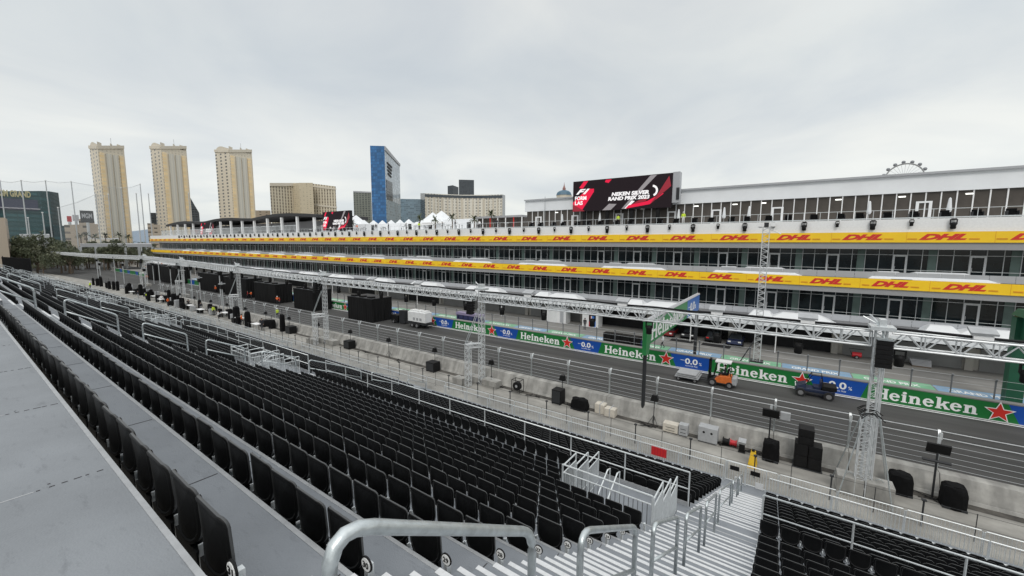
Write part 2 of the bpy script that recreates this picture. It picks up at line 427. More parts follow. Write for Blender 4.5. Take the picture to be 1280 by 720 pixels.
# ------------------------------------------------------------------ GRANDSTAND
PITCH, NB, ROWD, ROWL = .44, 7, .77, .795
Y_END, Y_START = 133.0, -22.0
def trz(k): return 10.25 - .52 * k + .0075 * k * k
def lrz(j): return 4.32 - .353 * j
def tread(x):
    k = (x - .6) / ROWD
    if k < 0: return 10.8
    if k < 14: return trz(math.floor(k))
    if x < 12.1: return 4.65
    return lrz(min(10, math.floor((x - 12.1) / ROWL)))
def ax_(k): return .6 + ROWD * k
def lx_(j): return 12.1 + ROWL * j
PER = 21.3
aisles = [PER * k for k in range(0, 7)]          # offset of each stairway; stairs run y .2..2.2, vomitory y 2.25..4.7
stand = thing('grandstand', (6, 40, 0), 'grey stepped temporary grandstand with aluminium edged decks and stairways', 'grandstand')
b = MB()
b.box(-9, .6, Y_START, Y_END, 10.45, 10.8, 0)
rj = random.Random(12)
for y in np.arange(-20.0, Y_END, 1.99):
    b.box(-8.9, .22, y - .0035, y + .0035, 10.8, 10.803, 2)
    for q in range(6): b.box(.23 + .055 * q, .23 + .055 * q + rj.uniform(.015, .05), y - .004, y + .004, 10.8, 10.803, 1)
    for q in range(12): xx = -2.9 + .29 * q; b.box(xx - .006, xx + .006, y + .05, y + .062, 10.8, 10.802, 1)
b.box(.575, .605, Y_START, Y_END, 10.5, 10.806, 3)
b.build('walkway', ['deck_grey', 'joint', 'joint_light', 'aluminium'], stand)
def spans(k):
    """y spans of tread k: rows 12-14 are cut by the vomitories"""
    if k < 11: return [(Y_START, Y_END)]
    out, y = [], Y_START
    for a in aisles:
        if a + 4.7 < Y_END: out.append((y, a + 2.2)); y = a + 4.7
    out.append((y, Y_END)); return out
b = MB()
for k in range(14):
    z = trz(k)
    for y0, y1 in spans(k):
        b.box(ax_(k), ax_(k + 1), y0, y1, z - .75, z, 0)
        b.box(ax_(k + 1) - .035, ax_(k + 1) + .003, y0, y1, z - .05, z + .004, 1)
    for y in np.arange(.28 - 20 * 1.99 + 1.99 * (k % 2) * .5, Y_END, 1.99):
        if k < 7: b.box(ax_(k) + .05, ax_(k + 1) - .05, y - .005, y + .005, z, z + .003, 2)
b.build('upper_tier', ['tread_grey', 'aluminium', 'joint'], stand)
b = MB()
b.box(ax_(14), 12.1, Y_START, Y_END, 4.0, 4.65, 0)
for a in aisles: b.box(ax_(11), ax_(14), a + 2.2, a + 4.7, 4.0, 4.65, 0)
for j in range(11):
    z = lrz(j); b.box(lx_(j), lx_(j + 1), Y_START, Y_END, z - .6 if j < 10 else -.0, z, 0)
    b.box(lx_(j + 1) - .035, lx_(j + 1) + .003, Y_START, Y_END, z - .05, z + .004, 1)
b.box(lx_(11), 22.0, Y_START, Y_END, 0, .6, 0)
b.build('lower_tier', ['tread_grey', 'aluminium'], stand)
for n, a in enumerate(aisles):
    b = MB()
    for k in range(-1, 13):                       # three risers from each row to the next
        zt, zb = (10.8 if k < 0 else trz(k)), trz(k + 1); x0 = ax_(k + 1)
        ns = 3 if k < 5 else 2
        for i in range(1, ns):
            st_ = .25 if ns == 3 else .36
            zz = zb + (zt - zb) * (ns - i) / ns; x1 = x0 + st_ * i
            b.box(x0 + st_ * (i - 1), x1, a + .2, a + 2.2, zb, zz, 0)
            b.box(x1 - .045, x1 + .004, a + .2, a + 2.2, zz - .03, zz + .005, 1)
        b.box(x0 - .055, x0 + .006, a + .2, a + 2.2, zt - .03, zt + .007, 1)
    z13 = trz(13)
    if z13 > 4.66:
        b.box(ax_(14) + .0, ax_(14) + .3, a + .2, a + 2.2, 4.65, (z13 + 4.65) / 2, 0)
        b.box(ax_(14) + .245, ax_(14) + .304, a + .2, a + 2.2, (z13 + 4.65) / 2 - .03, (z13 + 4.65) / 2 + .005, 1)
    for j in range(11):
        zt, zb = (4.65 if j == 0 else lrz(j - 1)), lrz(j); x0 = lx_(j); zz = (zt + zb) / 2
        b.box(x0, x0 + .38, a + .2, a + 1.9, zb, zz, 0)
        b.box(x0 + .325, x0 + .384, a + .2, a + 1.9, zz - .03, zz + .005, 1)
        b.box(x0 - .055, x0 + .006, a + .2, a + 1.9, zt - .03, zt + .007, 1)
    b.build('stairway', ['tread_grey', 'nosing_white'], stand)

# ------------------------------------------------------------------ SEATS
def seat_outline(w=.203, z0=.36, z1=.76, rt=.06, rb=.15, n=4):
    pts = []
    for cx_, cz_, r_, a0 in ((w - rt, z1 - rt, rt, 0), (-w + rt, z1 - rt, rt, 90), (-w + rb, z0 + rb, rb, 180), (w - rb, z0 + rb, rb, 270)):
        for i in range(n + 1):
            t = R(a0 + 90 * i / n); pts.append((cx_ + r_ * math.cos(t), cz_ + r_ * math.sin(t)))
    return pts
def bend(y, z): return .048 * (y / .215) ** 2 - .05 * (z - .33)      # wraps forward at the sides, leans back
def seat_back_mesh():
    o = seat_outline(); k = len(o); cz = .56
    def ring(f, x): return [(x + bend(y * f, cz + (z - cz) * f), y * f, cz + (z - cz) * f) for y, z in o]
    rings = [ring(.80, -.006), ring(.86, -.006), ring(.90, -.014), ring(.975, -.016), ring(1.0, -.009), ring(1.0, .006), ring(.97, .010), ring(.86, .002), ring(.80, .000)]; rm = [0, 2, 0, 0, 1, 0, 0, 0]
    b = MB()
    for r_ in rings: b.v += r_
    for i in range(len(rings) - 1):
        for j in range(k):
            q = (j + 1) % k; b.f.append((i * k + j, i * k + q, (i + 1) * k + q, (i + 1) * k + j)); b.m.append(rm[i]); b.uv.append(None)
    for base, rev in ((0, False), ((len(rings) - 1) * k, True)):
        c_ = len(b.v); b.v.append((bend(0, cz) - (.004 if not rev else 0), 0, cz))
        for j in range(k):
            q = (j + 1) % k; f = (c_, base + q, base + j); b.f.append(f if not rev else f[::-1]); b.m.append(0); b.uv.append(None)
    return b
def pan_mb():
    b = MB()                                      # folded-up seat pan
    pts = seat_outline(.19, .25, .50, .07, .07, 2)
    b.hull([(.03 - .05 * (z - .3), y * .85, z) for y, z in pts], [(.065 - .05 * (z - .3), y * .85, z) for y, z in pts])
    b.hull([(.0, -.19, .05), (.03, -.19, .05), (.03, .19, .05), (.0, .19, .05)], [(-.005, -.19, .36), (.03, -.19, .36), (.03, .19, .36), (-.005, .19, .36)])
    return b
def post_mb():
    b = MB(); b.box(.0, .03, .214, .226, .045, .42); b.box(-.0, .12, .214, .226, .36, .40); b.box(-.03, .10, .206, .234, .045, .06); return b
proto = thing('stadium_seat', (0, 0, 0), 'black folding seat', 'seat', 'black folding seats of the grandstand')
sb = seat_back_mesh().build('backrest', ['seat_black', 'seat_rim_sheen', 'seat_groove_sheen'], proto, smooth=True)
sp_ = pan_mb().build('seat_pan', 'seat_black', proto)
sl_ = post_mb().build('leg', 'galv_light', proto)
bpy.context.view_layer.update()
seats = []                                        # (x, y, z, block, row, column)
def add_row(x, z, y0, y1, blk, row):
    n = int((y1 - y0 + .02) / PITCH)
    for i in range(n): seats.append((x, y0 + PITCH * (i + .5), z, blk, row, i))
for k in range(14):
    x, z = ax_(k) + .13, trz(k) - .045
    add_row(x, z, -18.73, .19, 'R', k)
    for q, a in enumerate(aisles):
        y0 = a + (4.75 if k >= 11 else 2.31); y1 = min(a + PER + .17, Y_END - .3)
        if y1 - y0 > 1: add_row(x, z, y0, y1, q, k)
add_row(ax_(14) + .13, 4.65, -18.73, .19, 'R', 14)
for q, a in enumerate(aisles):
    if a + 8 < Y_END: add_row(ax_(14) + .13, 4.65, a + 4.75, min(a + PER + .17, Y_END - .3), q, 14)
for j in range(11):
    x, z = lx_(j) + .13, lrz(j) - .045
    add_row(x, z, -18.73, .19, 'R', 15 + j)
    for q, a in enumerate(aisles):
        y1 = min(a + PER + .17, Y_END - .3)
        if y1 - a > 3: add_row(x, z, a + 1.93, y1, q, 15 + j)
def inview(s):
    p = seen((s[0], s[1], s[2] + .7)); return p is not None and -25 < p[0] < 1300 and -20 < p[1] < 745
vis = sorted([s for s in seats if inview(s)], key=lambda s: s[0] ** 2 + s[1] ** 2 + (s[2] + .6 - HC) ** 2)
solo, rest = vis[:296], vis[296:]
n_row = {}
for i, s in enumerate(solo):
    blk, row = s[3], s[4]
    end = (blk == 0 and s[5] == 0)
    half = 'close to the stairs' if s[1] < 7.0 else ('midway along the row' if s[1] < 12 else 'far along the row')
    if blk == 'R': lab = 'black folding seat beyond the near stairs in the %s row down from the walkway' % ORD[row]
    elif end and row < 9: lab = 'black folding end seat with round tag %d, %s row down from the walkway' % (31 - row, ORD[row])
    elif end: lab = 'black folding end seat beside the stairs, %s row down from the walkway' % ORD[row]
    else: lab = 'black folding seat in the %s row down from the walkway, %s' % (ORD[row], half)
    jit = (0, random.uniform(-.015, .015), random.uniform(-.014, .014))
    if i == 0: o = proto; o.location = s[:3]; o['label'] = lab
    else:
        o = proto.copy(); col.objects.link(o); o.location = s[:3]; o['label'] = lab; o.rotation_euler = jit
        for ch in (sb, sp_, sl_):
            c = ch.copy(); col.objects.link(c); c.parent = o
    if end:                                       # bracket and number disc at the stair end of the row
        b = MB(); b.box(.0, .05, -.295, -.255, 0.045, .50); b.build('end_bracket', 'galv_light', o, local=True)
        if row < 9:
            b = MB(); b.cyl((-.014, -.30, .53), (1, 0, 0), .056, .012, 18, 0); b.cyl((-.018, -.30, .53), (1, 0, 0), .047, .006, 18, 1)
            t = b.build('number_tag', ['black', 'letter_white'], o, local=True)
            b = MB(); add_text(b, str(31 - row), (-.019, -.30 + .031, .507), (0, -1, 0), (0, 0, 1), .062, .046, 0, depth=.002, offset=.02); b.build('lettering', 'black', t, local=True)
# every other seat of the stand, thousands of them, as one mass
sv, sf, sm = [], [], []
b = MB(); o8 = seat_outline(n=1)
b.hull([(-.02 + bend(y, z), y, z) for y, z in o8][::-1], [(.0 + bend(y, z), y, z) for y, z in o8][::-1])
for i in range(len(o8)): b.m[i] = 2
b.hull([(.04, -.18, .3), (.08, -.18, .3), (.08, .18, .3), (.04, .18, .3)], [(.03, -.18, .5), (.07, -.18, .5), (.07, .18, .5), (.03, .18, .5)])
b.hull([(-.005, .214, .04), (.03, .214, .04), (.03, .226, .04), (-.005, .226, .04)], [(-.005, .214, .42), (.03, .214, .42), (.03, .226, .42), (-.005, .226, .42)], 1)
bv = np.array(b.v); allv = []; allf = []; allm = []
for i, s in enumerate(rest):
    allv.append(bv + np.array(s[:3])); n = i * len(bv); allf += [tuple(n + q for q in f) for f in b.f]; allm += b.m
me = bpy.data.meshes.new('stadium_seating'); me.from_pydata([tuple(p) for p in np.concatenate(allv)], [], allf)
me.materials.append(M['seat_far']); me.materials.append(M['galv_light']); me.materials.append(M['seat_rim_sheen']); me.polygons.foreach_set('material_index', allm); me.update()
ob = bpy.data.objects.new('stadium_seating', me); col.objects.link(ob)
tag(ob, 'thousands of black folding seats filling the more distant rows of the grandstand', 'seating', 'black folding seats of the grandstand', 'stuff')

# ------------------------------------------------------------------ RAILS
def arc(p0, pc, p1, n=5):
    p0, pc, p1 = Vector(p0), Vector(pc), Vector(p1)
    return [(1 - t) ** 2 * p0 + 2 * t * (1 - t) * pc + t * t * p1 for t in [i / n for i in range(n + 1)]]
def handrail(x0, x1, y, label, r=.03):
    def zt(x):                                    # line through the noses of the treads
        if x < 11.4: return 10.55 - .665 * (x - .6) + (0.0095 / .77 ** 2) * (x - .6) ** 2 * .8
        return 4.55 - .444 * (x - 12.1)
    za, zb = zt(x0) + .98, zt(x1) + .98
    fa, fb = tread(x0), tread(x1)
    t = thing('handrail', (x0, y, fa), label, 'handrail', 'tubular handrails on the stairways')
    d = Vector((x1 - x0, 0, zb - za)).normalized()
    A, B = Vector((x0, y, za)), Vector((x1, y, zb))
    b = MB()
    pts = [Vector((x0, y, fa))] + arc(A - Vector((0, 0, .2)), A, A + d * .2) + arc(B - d * .12, B, B - Vector((0, 0, .12))) + [Vector((x1, y, fb))]
    b.tube(pts, r, 10); b.build('rail_frame', 'galv', t, smooth=True)
    b = MB(); b.tube([A - Vector((0, 0, .5)), B - Vector((0, 0, .5))], r * .8, 8); b.build('mid_rail', 'galv', t, smooth=True)
    b = MB()
    for P, f in ((A, fa), (B, fb)): b.cyl((P.x, P.y, f), (0, 0, 1), r * 1.5, .07, 10)
    b.build('foot_socket', 'galv', t)
    return t
RX = [(.63, 1.88), (2.58, 3.98), (4.72, 6.2), (6.9, 8.5), (9.27, 11.0), (11.75, 15.1), (15.9, 18.1), (18.9, 20.7)]
for n, a in enumerate(aisles):
    for i, (x0, x1) in enumerate(RX):
        if n == 0 and i == 0: lab = 'thick galvanised handrail bent over the top of the near stairs by the walkway'
        else: lab = 'galvanised tubular handrail, %s one down the %s stairway counted from the camera' % (ORD[i], ORD[n])
        handrail(x0, x1, a + 1.15, lab, .027 if n == 0 else .032)
def line_rail(name, x, y0, y1, zb, zt, step, label, cat, group, mids=(.5,), r=.024, kick=.12, end=True):
    t = thing(name, (x, y0, zb), label, cat, group)
    b = MB(); b.tube([(x, y0, zt), (x, y1, zt)], r, 8)
    b.build('top_rail', 'galv_light', t, smooth=True)
    b = MB()
    for m_ in mids: b.tube([(x, y0, zb + (zt - zb) * m_), (x, y1, zb + (zt - zb) * m_)], r * .85, 8)
    b.build('mid_rail', 'galv_light', t, smooth=True)
    n = max(1, round((y1 - y0) / step))
    for i in range(n + 1):
        b = MB(); y = y0 + (y1 - y0) * i / n; b.tube([(x, y, zb), (x, y, zt - .01)], r * .95, 8); b.build('post', 'galv_light', t)
    if kick:
        b = MB(); b.box(x - .06, x - .03, y0, y1, zb + .02, zb + .02 + kick); b.build('toe_board', 'aluminium', t)
    return t
line_rail('guardrail', 12.15, -18.5, .15, 4.66, 5.72, 1.93, 'long two-bar guardrail crossing the seats beyond the near stairs', 'guardrail', 'guardrails across the middle of the grandstand')
for q, a in enumerate(aisles):
    y1 = min(a + PER + .1, Y_END - .2)
    if y1 - a > 5:
        line_rail('guardrail', 12.15, a + 2.0, y1, 4.66, 5.72, 1.93, 'long two-bar guardrail below the upper seats, %s section from the near stairs' % ORD[q], 'guardrail', 'guardrails across the middle of the grandstand')
def baluster_panel(mb, p, q, h, gap=.11, r=.008, tr=.022, two=True, mi2=0):
    p, q = Vector(p), Vector(q); L = (q - p).length; d = (q - p) / L; up = Vector((0, 0, 1))
    for z in ([h, h - .22, .08] if two else [h, .1]): mb.tube([p + up * z, q + up * z], tr if z == h else tr * .75, 6)
    for e_ in (p, q): mb.tube([e_, e_ + up * h], tr, 6)
    n = int(L / gap)
    for i in range(1, n): mb.tube([p + d * (L * i / n) + up * .08, p + d * (L * i / n) + up * (h - (.22 if two else .0))], r, 4, mi2, cap=False)
for q, a in enumerate(aisles):
    if a + 5 > Y_END: continue
    t = thing('vomitory_guardrail', (9.15, a + 2.3, 4.65), 'balustrade of galvanised bars boxed round the %s vomitory from the camera' % ORD[q], 'guardrail', 'balustrades round the vomitories')
    b = MB(); baluster_panel(b, (9.15, a + 2.28, 5.35), (9.15, a + 4.66, 5.35), 1.15, r=.010, mi2=1); b.build('back_panel', ['galv_light', 'post_grey'], t)
    for y, sgn in ((a + 2.26, 1), (a + 4.68, -1)):
        for i in range(3):
            x0 = 9.2 + .86 * i; zb = 5.3 - .36 * i
            b = MB(); baluster_panel(b, (x0, y, zb), (x0 + .82, y, zb), 1.12, gap=.075, r=.014); b.build('side_panel', 'galv_light', t)
    b = MB(); b.box(9.08, 9.12, a + 2.25, a + 4.68, 4.65, 5.36); b.build('back_wall', 'white_paint', t)
    for y in (a + 3.75, a + 4.05):
        b = MB(); b.tube([(9.5, y, 4.65), (9.6, y, 4.95), (10.9, y, 5.7), (11.1, y, 5.65), (11.1, y, 4.65)], .022, 8); b.build('stair_rail', 'galv_light', t)

# front of the stand: low balustrade, crowd barriers on the road, gates at the stairways, wire fence
def front_span(y0, y1, lab):
    t = thing('balustrade', (21.6, y0, .6), lab, 'balustrade', 'balustrades along the front of the grandstand')
    n = max(1, round((y1 - y0) / 2.2))
    for i in range(n):
        b = MB(); baluster_panel(b, (21.6, y0 + (y1 - y0) * i / n + .02, .6), (21.6, y0 + (y1 - y0) * (i + 1) / n - .02, .6), .84, gap=.12, two=False); b.build('panel', 'galv_light', t)
front_span(-18.5, .1, 'barred balustrade in front of the lowest seats beyond the near stairs')
for q, a in enumerate(aisles[:5]):
    front_span(a + 2.0, min(a + PER + .1, Y_END), 'barred balustrade in front of the lowest seats, %s section from the near stairs' % ORD[q])
bar0 = None
yy, nbar = -16.0, 0
while yy < 88:
    if bar0 is None:
        bar0 = thing('crowd_barrier', (22.65, yy, 0), '', 'crowd barrier', 'crowd barriers in front of the grandstand')
        b = MB(); b.tube([(22.65, yy, .1), (22.65, yy, 1.2)] + [(22.65, yy + .05, 1.25), (22.65, yy + 2.15, 1.25)] + [(22.65, yy + 2.2, 1.2), (22.65, yy + 2.2, .1)], .02, 6); bf_ = b.build('frame', 'galv_light', bar0)
        b = MB()
        for i in range(1, 19): b.tube([(22.65, yy + .115 * i, .2), (22.65, yy + .115 * i, 1.24)], .007, 4, cap=False)
        b.tube([(22.65, yy, .2), (22.65, yy + 2.2, .2)], .014, 6); bi_ = b.build('infill', 'galv_light', bar0)
        b = MB(); b.box(22.35, 22.95, yy + .12, yy + .17, .0, .03); b.box(22.35, 22.95, yy + 2.03, yy + 2.08, .0, .03); bt_ = b.build('foot', 'galv', bar0)
        KIDS[bar0.name] = [bf_, bi_, bt_]; o = bar0
    else: o = copy_tree(bar0, (22.65, yy, 0))
    side = 'beyond the near stairs' if yy < .2 else 'away from the near stairs'
    k_ = int((-2.0 - yy) // 2.25) if yy < .2 else int((yy - .2) // 2.25)
    o['label'] = 'grey barred crowd barrier on the road edge, %s one %s' % (ORD[max(0, k_)], side)
    yy += 2.25; nbar += 1
# gate at the foot of the near stairs with two small dark signs and white patches painted as glints of reflected light
t = thing('gate', (21.75, .2, .6), 'barred double gate with two dark notices at the foot of the near stairs', 'gate')
for i, (y0, y1) in enumerate(((.22, 1.05), (1.1, 1.95))):
    b = MB(); baluster_panel(b, (21.75, y0, .62), (21.75, y1, .62), 1.05, gap=.1, two=False); lf = b.build('gate_leaf', 'galv_light', t)
    b = MB(); b.box(21.70, 21.72, y0 + .25, y0 + .65, 1.28, 1.5); b.build('notice', 'black', lf, )
    b = MB(); b.box(21.71, 21.73, y0 + .08, y0 + .42, .68, .98); b.build('glint_patch', 'nosing_white', lf)
t = thing('barrier_sign', (21.5, 5.2, .9), 'red panel hung on the front balustrade between the seats and the road', 'sign')
b = MB(); b.box(21.5, 21.53, 4.75, 5.55, .95, 1.42); b.build('panel', 'red_paint', t)
b = MB()
for i in range(5): b.box(21.492, 21.5, 4.82 + .15 * i, 4.86 + .15 * i, .97, 1.40)
b.build('rib', 'star_red', t)
b = MB(); b.tube([(21.51, 4.8, 1.42), (21.56, 4.8, 1.5), (21.6, 4.8, 1.44)], .012, 6); b.build('hook', 'galv', t)
t = thing('wire_fence', (24.0, -12, 0), 'thin dark wire fence on slim posts along the access road', 'fence')
for i, y in enumerate(np.arange(-12.0, 62, 1.6)):
    b = MB(); b.tube([(24.0, y, 0), (24.0, y, 1.25)], .035 if i % 2 == 0 else .016, 6)
    if i % 2 == 0: b.box(23.92, 24.08, y - .08, y + .08, 1.22, 1.28)
    b.build('post', 'dark_metal', t)
b = MB()
for z in (1.22, .66, .14): b.tube([(24, -12, z), (24, 62, z)], .008, 4)
b.build('wire', 'dark_metal', t)
# black end wall of the stand and the green sheeted panel
t = thing('end_wall', (9, 135, 0), 'black hoarding standing at the far end of the grandstand', 'hoarding')
p0, p1 = far(3, 331, 137), far(37, 331, 131)
b = MB(); b.hull([(p0.x, p0.y, 5), (p1.x, p1.y, 5), (p1.x + .3, p1.y + .5, 5), (p0.x + .3, p0.y + .5, 5)], [(p0.x, p0.y, 9.1), (p1.x, p1.y, 8.8), (p1.x + .3, p1.y + .5, 8.8), (p0.x + .3, p0.y + .5, 9.1)]); b.build('panel', 'black_cloth', t)
for i in range(4):
    p = p0.lerp(p1, i / 3); b = MB(); b.tube([(p.x + .15, p.y + .25, 0), (p.x + .15, p.y + .25, 9.3 - .3 * i / 3)], .06, 6); b.build('post', 'dark_metal', t)
#PART2
# ------------------------------------------------------------------ TRACK SIDE: concrete wall, debris fence
t = thing('concrete_barrier', (27.9, 0, 0), 'long low concrete barrier wall between the access road and the track', 'barrier')
sec0 = None
for i in range(-5, 34):                           # precast pieces, a hair of gap between them
    y0, y1 = i * 3.52 + .1, (i + 1) * 3.52 + .08
    b = MB(); b.hull([(27.45, y0, 0), (28.9, y0, 0), (28.9, y1, 0), (27.45, y1, 0)], [(27.55, y0, .16), (28.8, y0, .16), (28.8, y1, .16), (27.55, y1, .16)])
    b.hull([(27.6, y0, .16), (28.75, y0, .16), (28.75, y1, .16), (27.6, y1, .16)], [(27.98, y0, 1.02), (28.6, y0, 1.02), (28.6, y1, 1.02), (27.98, y1, 1.02)])
    b.build('wall_section', 'concrete_block', t, bevel=.02)
t = thing('debris_fence', (28.6, 0, 0), 'tall debris fence of steel posts and cables standing on the concrete barrier', 'fence')
for i in range(-5, 34):
    y = .11 + 3.53 * i
    b = MB(); b.box(28.54, 28.62, y - .045, y + .045, .4, 2.55); b.build('post', 'galv', t)
    b = MB()
    b.hull([(28.54, y - .05, 2.5), (28.62, y - .05, 2.5), (28.62, y + .05, 2.5), (28.54, y + .05, 2.5)], [(28.80, y - .05, 2.98), (28.9, y - .05, 2.98), (28.9, y + .05, 2.98), (28.80, y + .05, 2.98)])
    b.box(28.44, 28.54, y - .06, y + .06, 2.6, 2.95)
    b.build('bracket', 'galv_light', t)
b = MB()
for z, x in ((1.15, 28.58), (1.42, 28.58), (1.7, 28.58), (2.0, 28.58), (2.3, 28.58), (2.62, 28.64), (2.93, 28.8)):
    for i in range(-5, 34): b.tube([(x, .11 + 3.53 * i, z), (x, .11 + 3.53 * (i + .5), z - .012), (x, .11 + 3.53 * (i + 1), z)], .010 if z < 2.5 else .022, 5, 0 if z < 2.5 else 1, cap=False)
b.build('cable', ['pole_grey', 'steel_white'], t)

# ------------------------------------------------------------------ PIT WALL with advertising boards
YM, ZU = (0, -1, 0), (0, 0, 1)
def arc_pts(cx_, cy_, rx, ry, a0, a1, n): return [(cx_ + rx * math.cos(R(a0 + (a1 - a0) * i / n)), cy_ + ry * math.sin(R(a0 + (a1 - a0) * i / n))) for i in range(n + 1)]
def slab_word(mb, o, ex, ey, W, H, mi=0, d=.012):
    """bold slab-serif word built stroke by stroke: H e i n e k e n"""
    cnt = [0]
    def rect(x0, x1, y0, y1):
        cnt[0] += 1; poly(mb, [(x0 * sx, y0 * H), (x1 * sx, y0 * H), (x1 * sx, y1 * H), (x0 * sx, y1 * H)], o, ex, ey, d + cnt[0] * .0002, mi)
    def pts(p):
        cnt[0] += 1; poly(mb, [(x * sx, y * H) for x, y in p], o, ex, ey, d + cnt[0] * .0002, mi)
    def ring(cx_, cy_, ro, rio, rx, ri, a0, a1, n=14, tilt=0):
        A, B_ = arc_pts(0, 0, ro, rio, a0, a1, n), arc_pts(0, 0, rx, ri, a0, a1, n); c_, s_ = math.cos(R(tilt)), math.sin(R(tilt))
        rot = lambda p: (cx_ + p[0] * c_ - p[1] * s_, cy_ + p[0] * s_ + p[1] * c_)
        for i in range(n): pts([rot(B_[i]), rot(A[i]), rot(A[i + 1]), rot(B_[i + 1])])
    adv = dict(H=.92, e=.66, i=.40, n=.76, k=.74); tot = sum(adv[c] for c in 'Heineken'); sx = W / tot; x = 0
    for c in 'Heineken':
        if c == 'H':
            for a in (.03, .56):
                rect(x + a + .06, x + a + .25, 0, 1); rect(x + a, x + a + .31, 0, .10); rect(x + a, x + a + .31, .90, 1)
            rect(x + .25, x + .65, .44, .58)
        elif c == 'e':
            ring(x + .31, .36, .30, .37, .125, .25, 8, 322, 16, 8); rect(x + .12, x + .58, .35, .46)
        elif c in 'in':
            rect(x + .08, x + .27, 0, .70); rect(x + .01, x + .34, 0, .09); rect(x + .01, x + .2, .62, .71)
            if c == 'i': pts(arc_pts(x + .175, .87, .12, .12, 0, 330, 11))
            else:
                ring(x + .385, .45, .235, .275, .05, .13, 0, 165, 10); rect(x + .435, x + .62, 0, .46); rect(x + .39, x + .70, 0, .09)
        elif c == 'k':
            rect(x + .08, x + .27, 0, 1); rect(x + .01, x + .34, 0, .09); rect(x + .01, x + .2, .91, 1)
            pts([(x + .27, .26), (x + .36, .26), (x + .64, .66), (x + .47, .66), (x + .27, .38)]); pts([(x + .33, .42), (x + .52, .0), (x + .74, .0), (x + .46, .50)])
            rect(x + .40, x + .70, .60, .70); rect(x + .48, x + .76, 0, .09)
        x += adv[c]
def star(mb, cy, cz, r, o, ex, ey, mi, d, lift):
    p = [((r if i % 2 == 0 else r * .42) * math.cos(R(90 + 36 * i)), (r if i % 2 == 0 else r * .42) * math.sin(R(90 + 36 * i))) for i in range(10)]
    c = (0, 0)
    for i in range(10): poly(mb, [c, p[i], p[(i + 1) % 10]], (o[0], cy, cz), ex, ey, d, mi, lift)
def zero_zero(mb, o, ex, ey, w, h, mi=0):
    add_text(mb, '0.0', o, ex, ey, w * .62, h * .62, mi, offset=.025)
    ox, oy, ox2 = Vector(ex), Vector(ey), Vector(o)
    add_text(mb, '%', ox2 + ox * w * .68 + oy * h * .02, ex, ey, w * .13, h * .3, mi)
    mb.obox(ox2 - ox * w * .13 + oy * h * .36, ex, w * .1, ey, h * .02, ox.cross(oy), .008, mi)
    add_text(mb, 'ALCOHOL FREE', ox2 + ox * w * .02 - oy * h * .24, ex, ey, w * .6, h * .12, mi)
BX = 42.2
pw = thing('pit_wall', (BX, 0, 0), 'long pit wall carrying green and blue advertising boards beside the track', 'wall')
b = MB(); b.box(BX + .06, BX + .55, -40, 240, 0, 1.36); b.box(BX - .02, BX + .62, -40, 240, 1.36, 1.44); b.build('wall', 'concrete_pit', pw)
PB = 11.4
for i in range(-2, 20):
    s = 16.54 + PB * i
    b = MB(); b.hull([(BX, s + .75, .06), (BX + .06, s + .75, .06), (BX + .06, s - 7.7, .06), (BX, s - 7.7, .06)][::-1], [(BX, s + .35, 1.36), (BX + .06, s + .35, 1.36), (BX + .06, s - 7.1, 1.36), (BX, s - 7.1, 1.36)][::-1])
    gb = b.build('green_board', 'board_green', pw)
    if i < 9:
        b = MB(); slab_word(b, (BX - .002, s, .26), YM, ZU, 5.75, .86); b.build('lettering', 'letter_white', gb)
        b = MB(); star(b, s - 6.72, .70, .80, (BX - .03,), YM, ZU, 0, .01, 0); star(b, s - 6.72, .70, .66, (BX - .03,), YM, ZU, 1, .01, .012); b.build('star', ['letter_white', 'star_red'], gb)
    b = MB(); b.hull([(BX, s - 7.705, .06), (BX + .06, s - 7.705, .06), (BX + .06, s - PB + .755, .06), (BX, s - PB + .755, .06)][::-1], [(BX, s - 7.105, 1.36), (BX + .06, s - 7.105, 1.36), (BX + .06, s - PB + .355, 1.36), (BX, s - PB + .355, 1.36)][::-1])
    bb = b.build('blue_board', 'board_blue', pw)
    if i < 9:
        b = MB(); zero_zero(b, (BX - .002, s - 8.55, .50), YM, ZU, 1.9, .95); b.build('lettering', 'letter_white', bb)
b = MB(); b.box(BX - .05, BX + .0, -40, 240, 0, .055); b.build('base_strip', 'white_paint', pw)
pf = thing('pit_fence', (44.5, 0, 0), 'fence of grey posts and thin wires between the pit wall and the pit lane', 'fence')
for i in range(-8, 40):
    y = .3 + 2.27 * i
    b = MB(); b.tube([(44.5, y, 0), (44.5, y, 2.35), (44.36, y, 2.55)], .065, 6); b.build('post', 'post_grey', pf)
b = MB()
for z in (.7, 1.3, 1.9, 2.45): b.tube([(44.5, -18, z), (44.5, 90, z)], .012, 4)
b.build('wire', 'pole_grey', pf)
b = MB(); b.box(44.3, 44.9, -20, 92, 0, .35); b.build('kerb', 'concrete_block', pf)

# ------------------------------------------------------------------ PIT BUILDING
Y0, Y1 = -34.0, 245.0
pb = thing('pit_building', (58, 40, 0), 'long white and grey pit building with two yellow banner bands over glazed floors', 'building')
b = MB(); b.box(58.75, 90, Y0, Y1, 0, 3.5, 0); b.box(60.3, 90, Y0, Y1, 3.5, 12.6, 0); b.box(57.2, 90, Y0, Y1, 13.87, 15.2, 1); b.build('wall', ['wall_cream', 'white_paint'], pb)
def slab(name, z0, z1, x0, m, tz=None):
    b = MB(); b.box(x0, 60.32, Y0, Y1, z0, z1); return b.build(name, m, pb)
slab('floor_slab', 12.1, 12.78, 57.15, 'fascia_grey'); slab('floor_slab', 7.25, 7.86, 57.15, 'fascia_grey'); slab('floor_slab', 3.75, 4.0, 57.4, 'soffit')
slab('soffit', 12.78, 13.87, 57.1, 'soffit'); slab('soffit', 7.86, 8.9, 57.1, 'soffit')
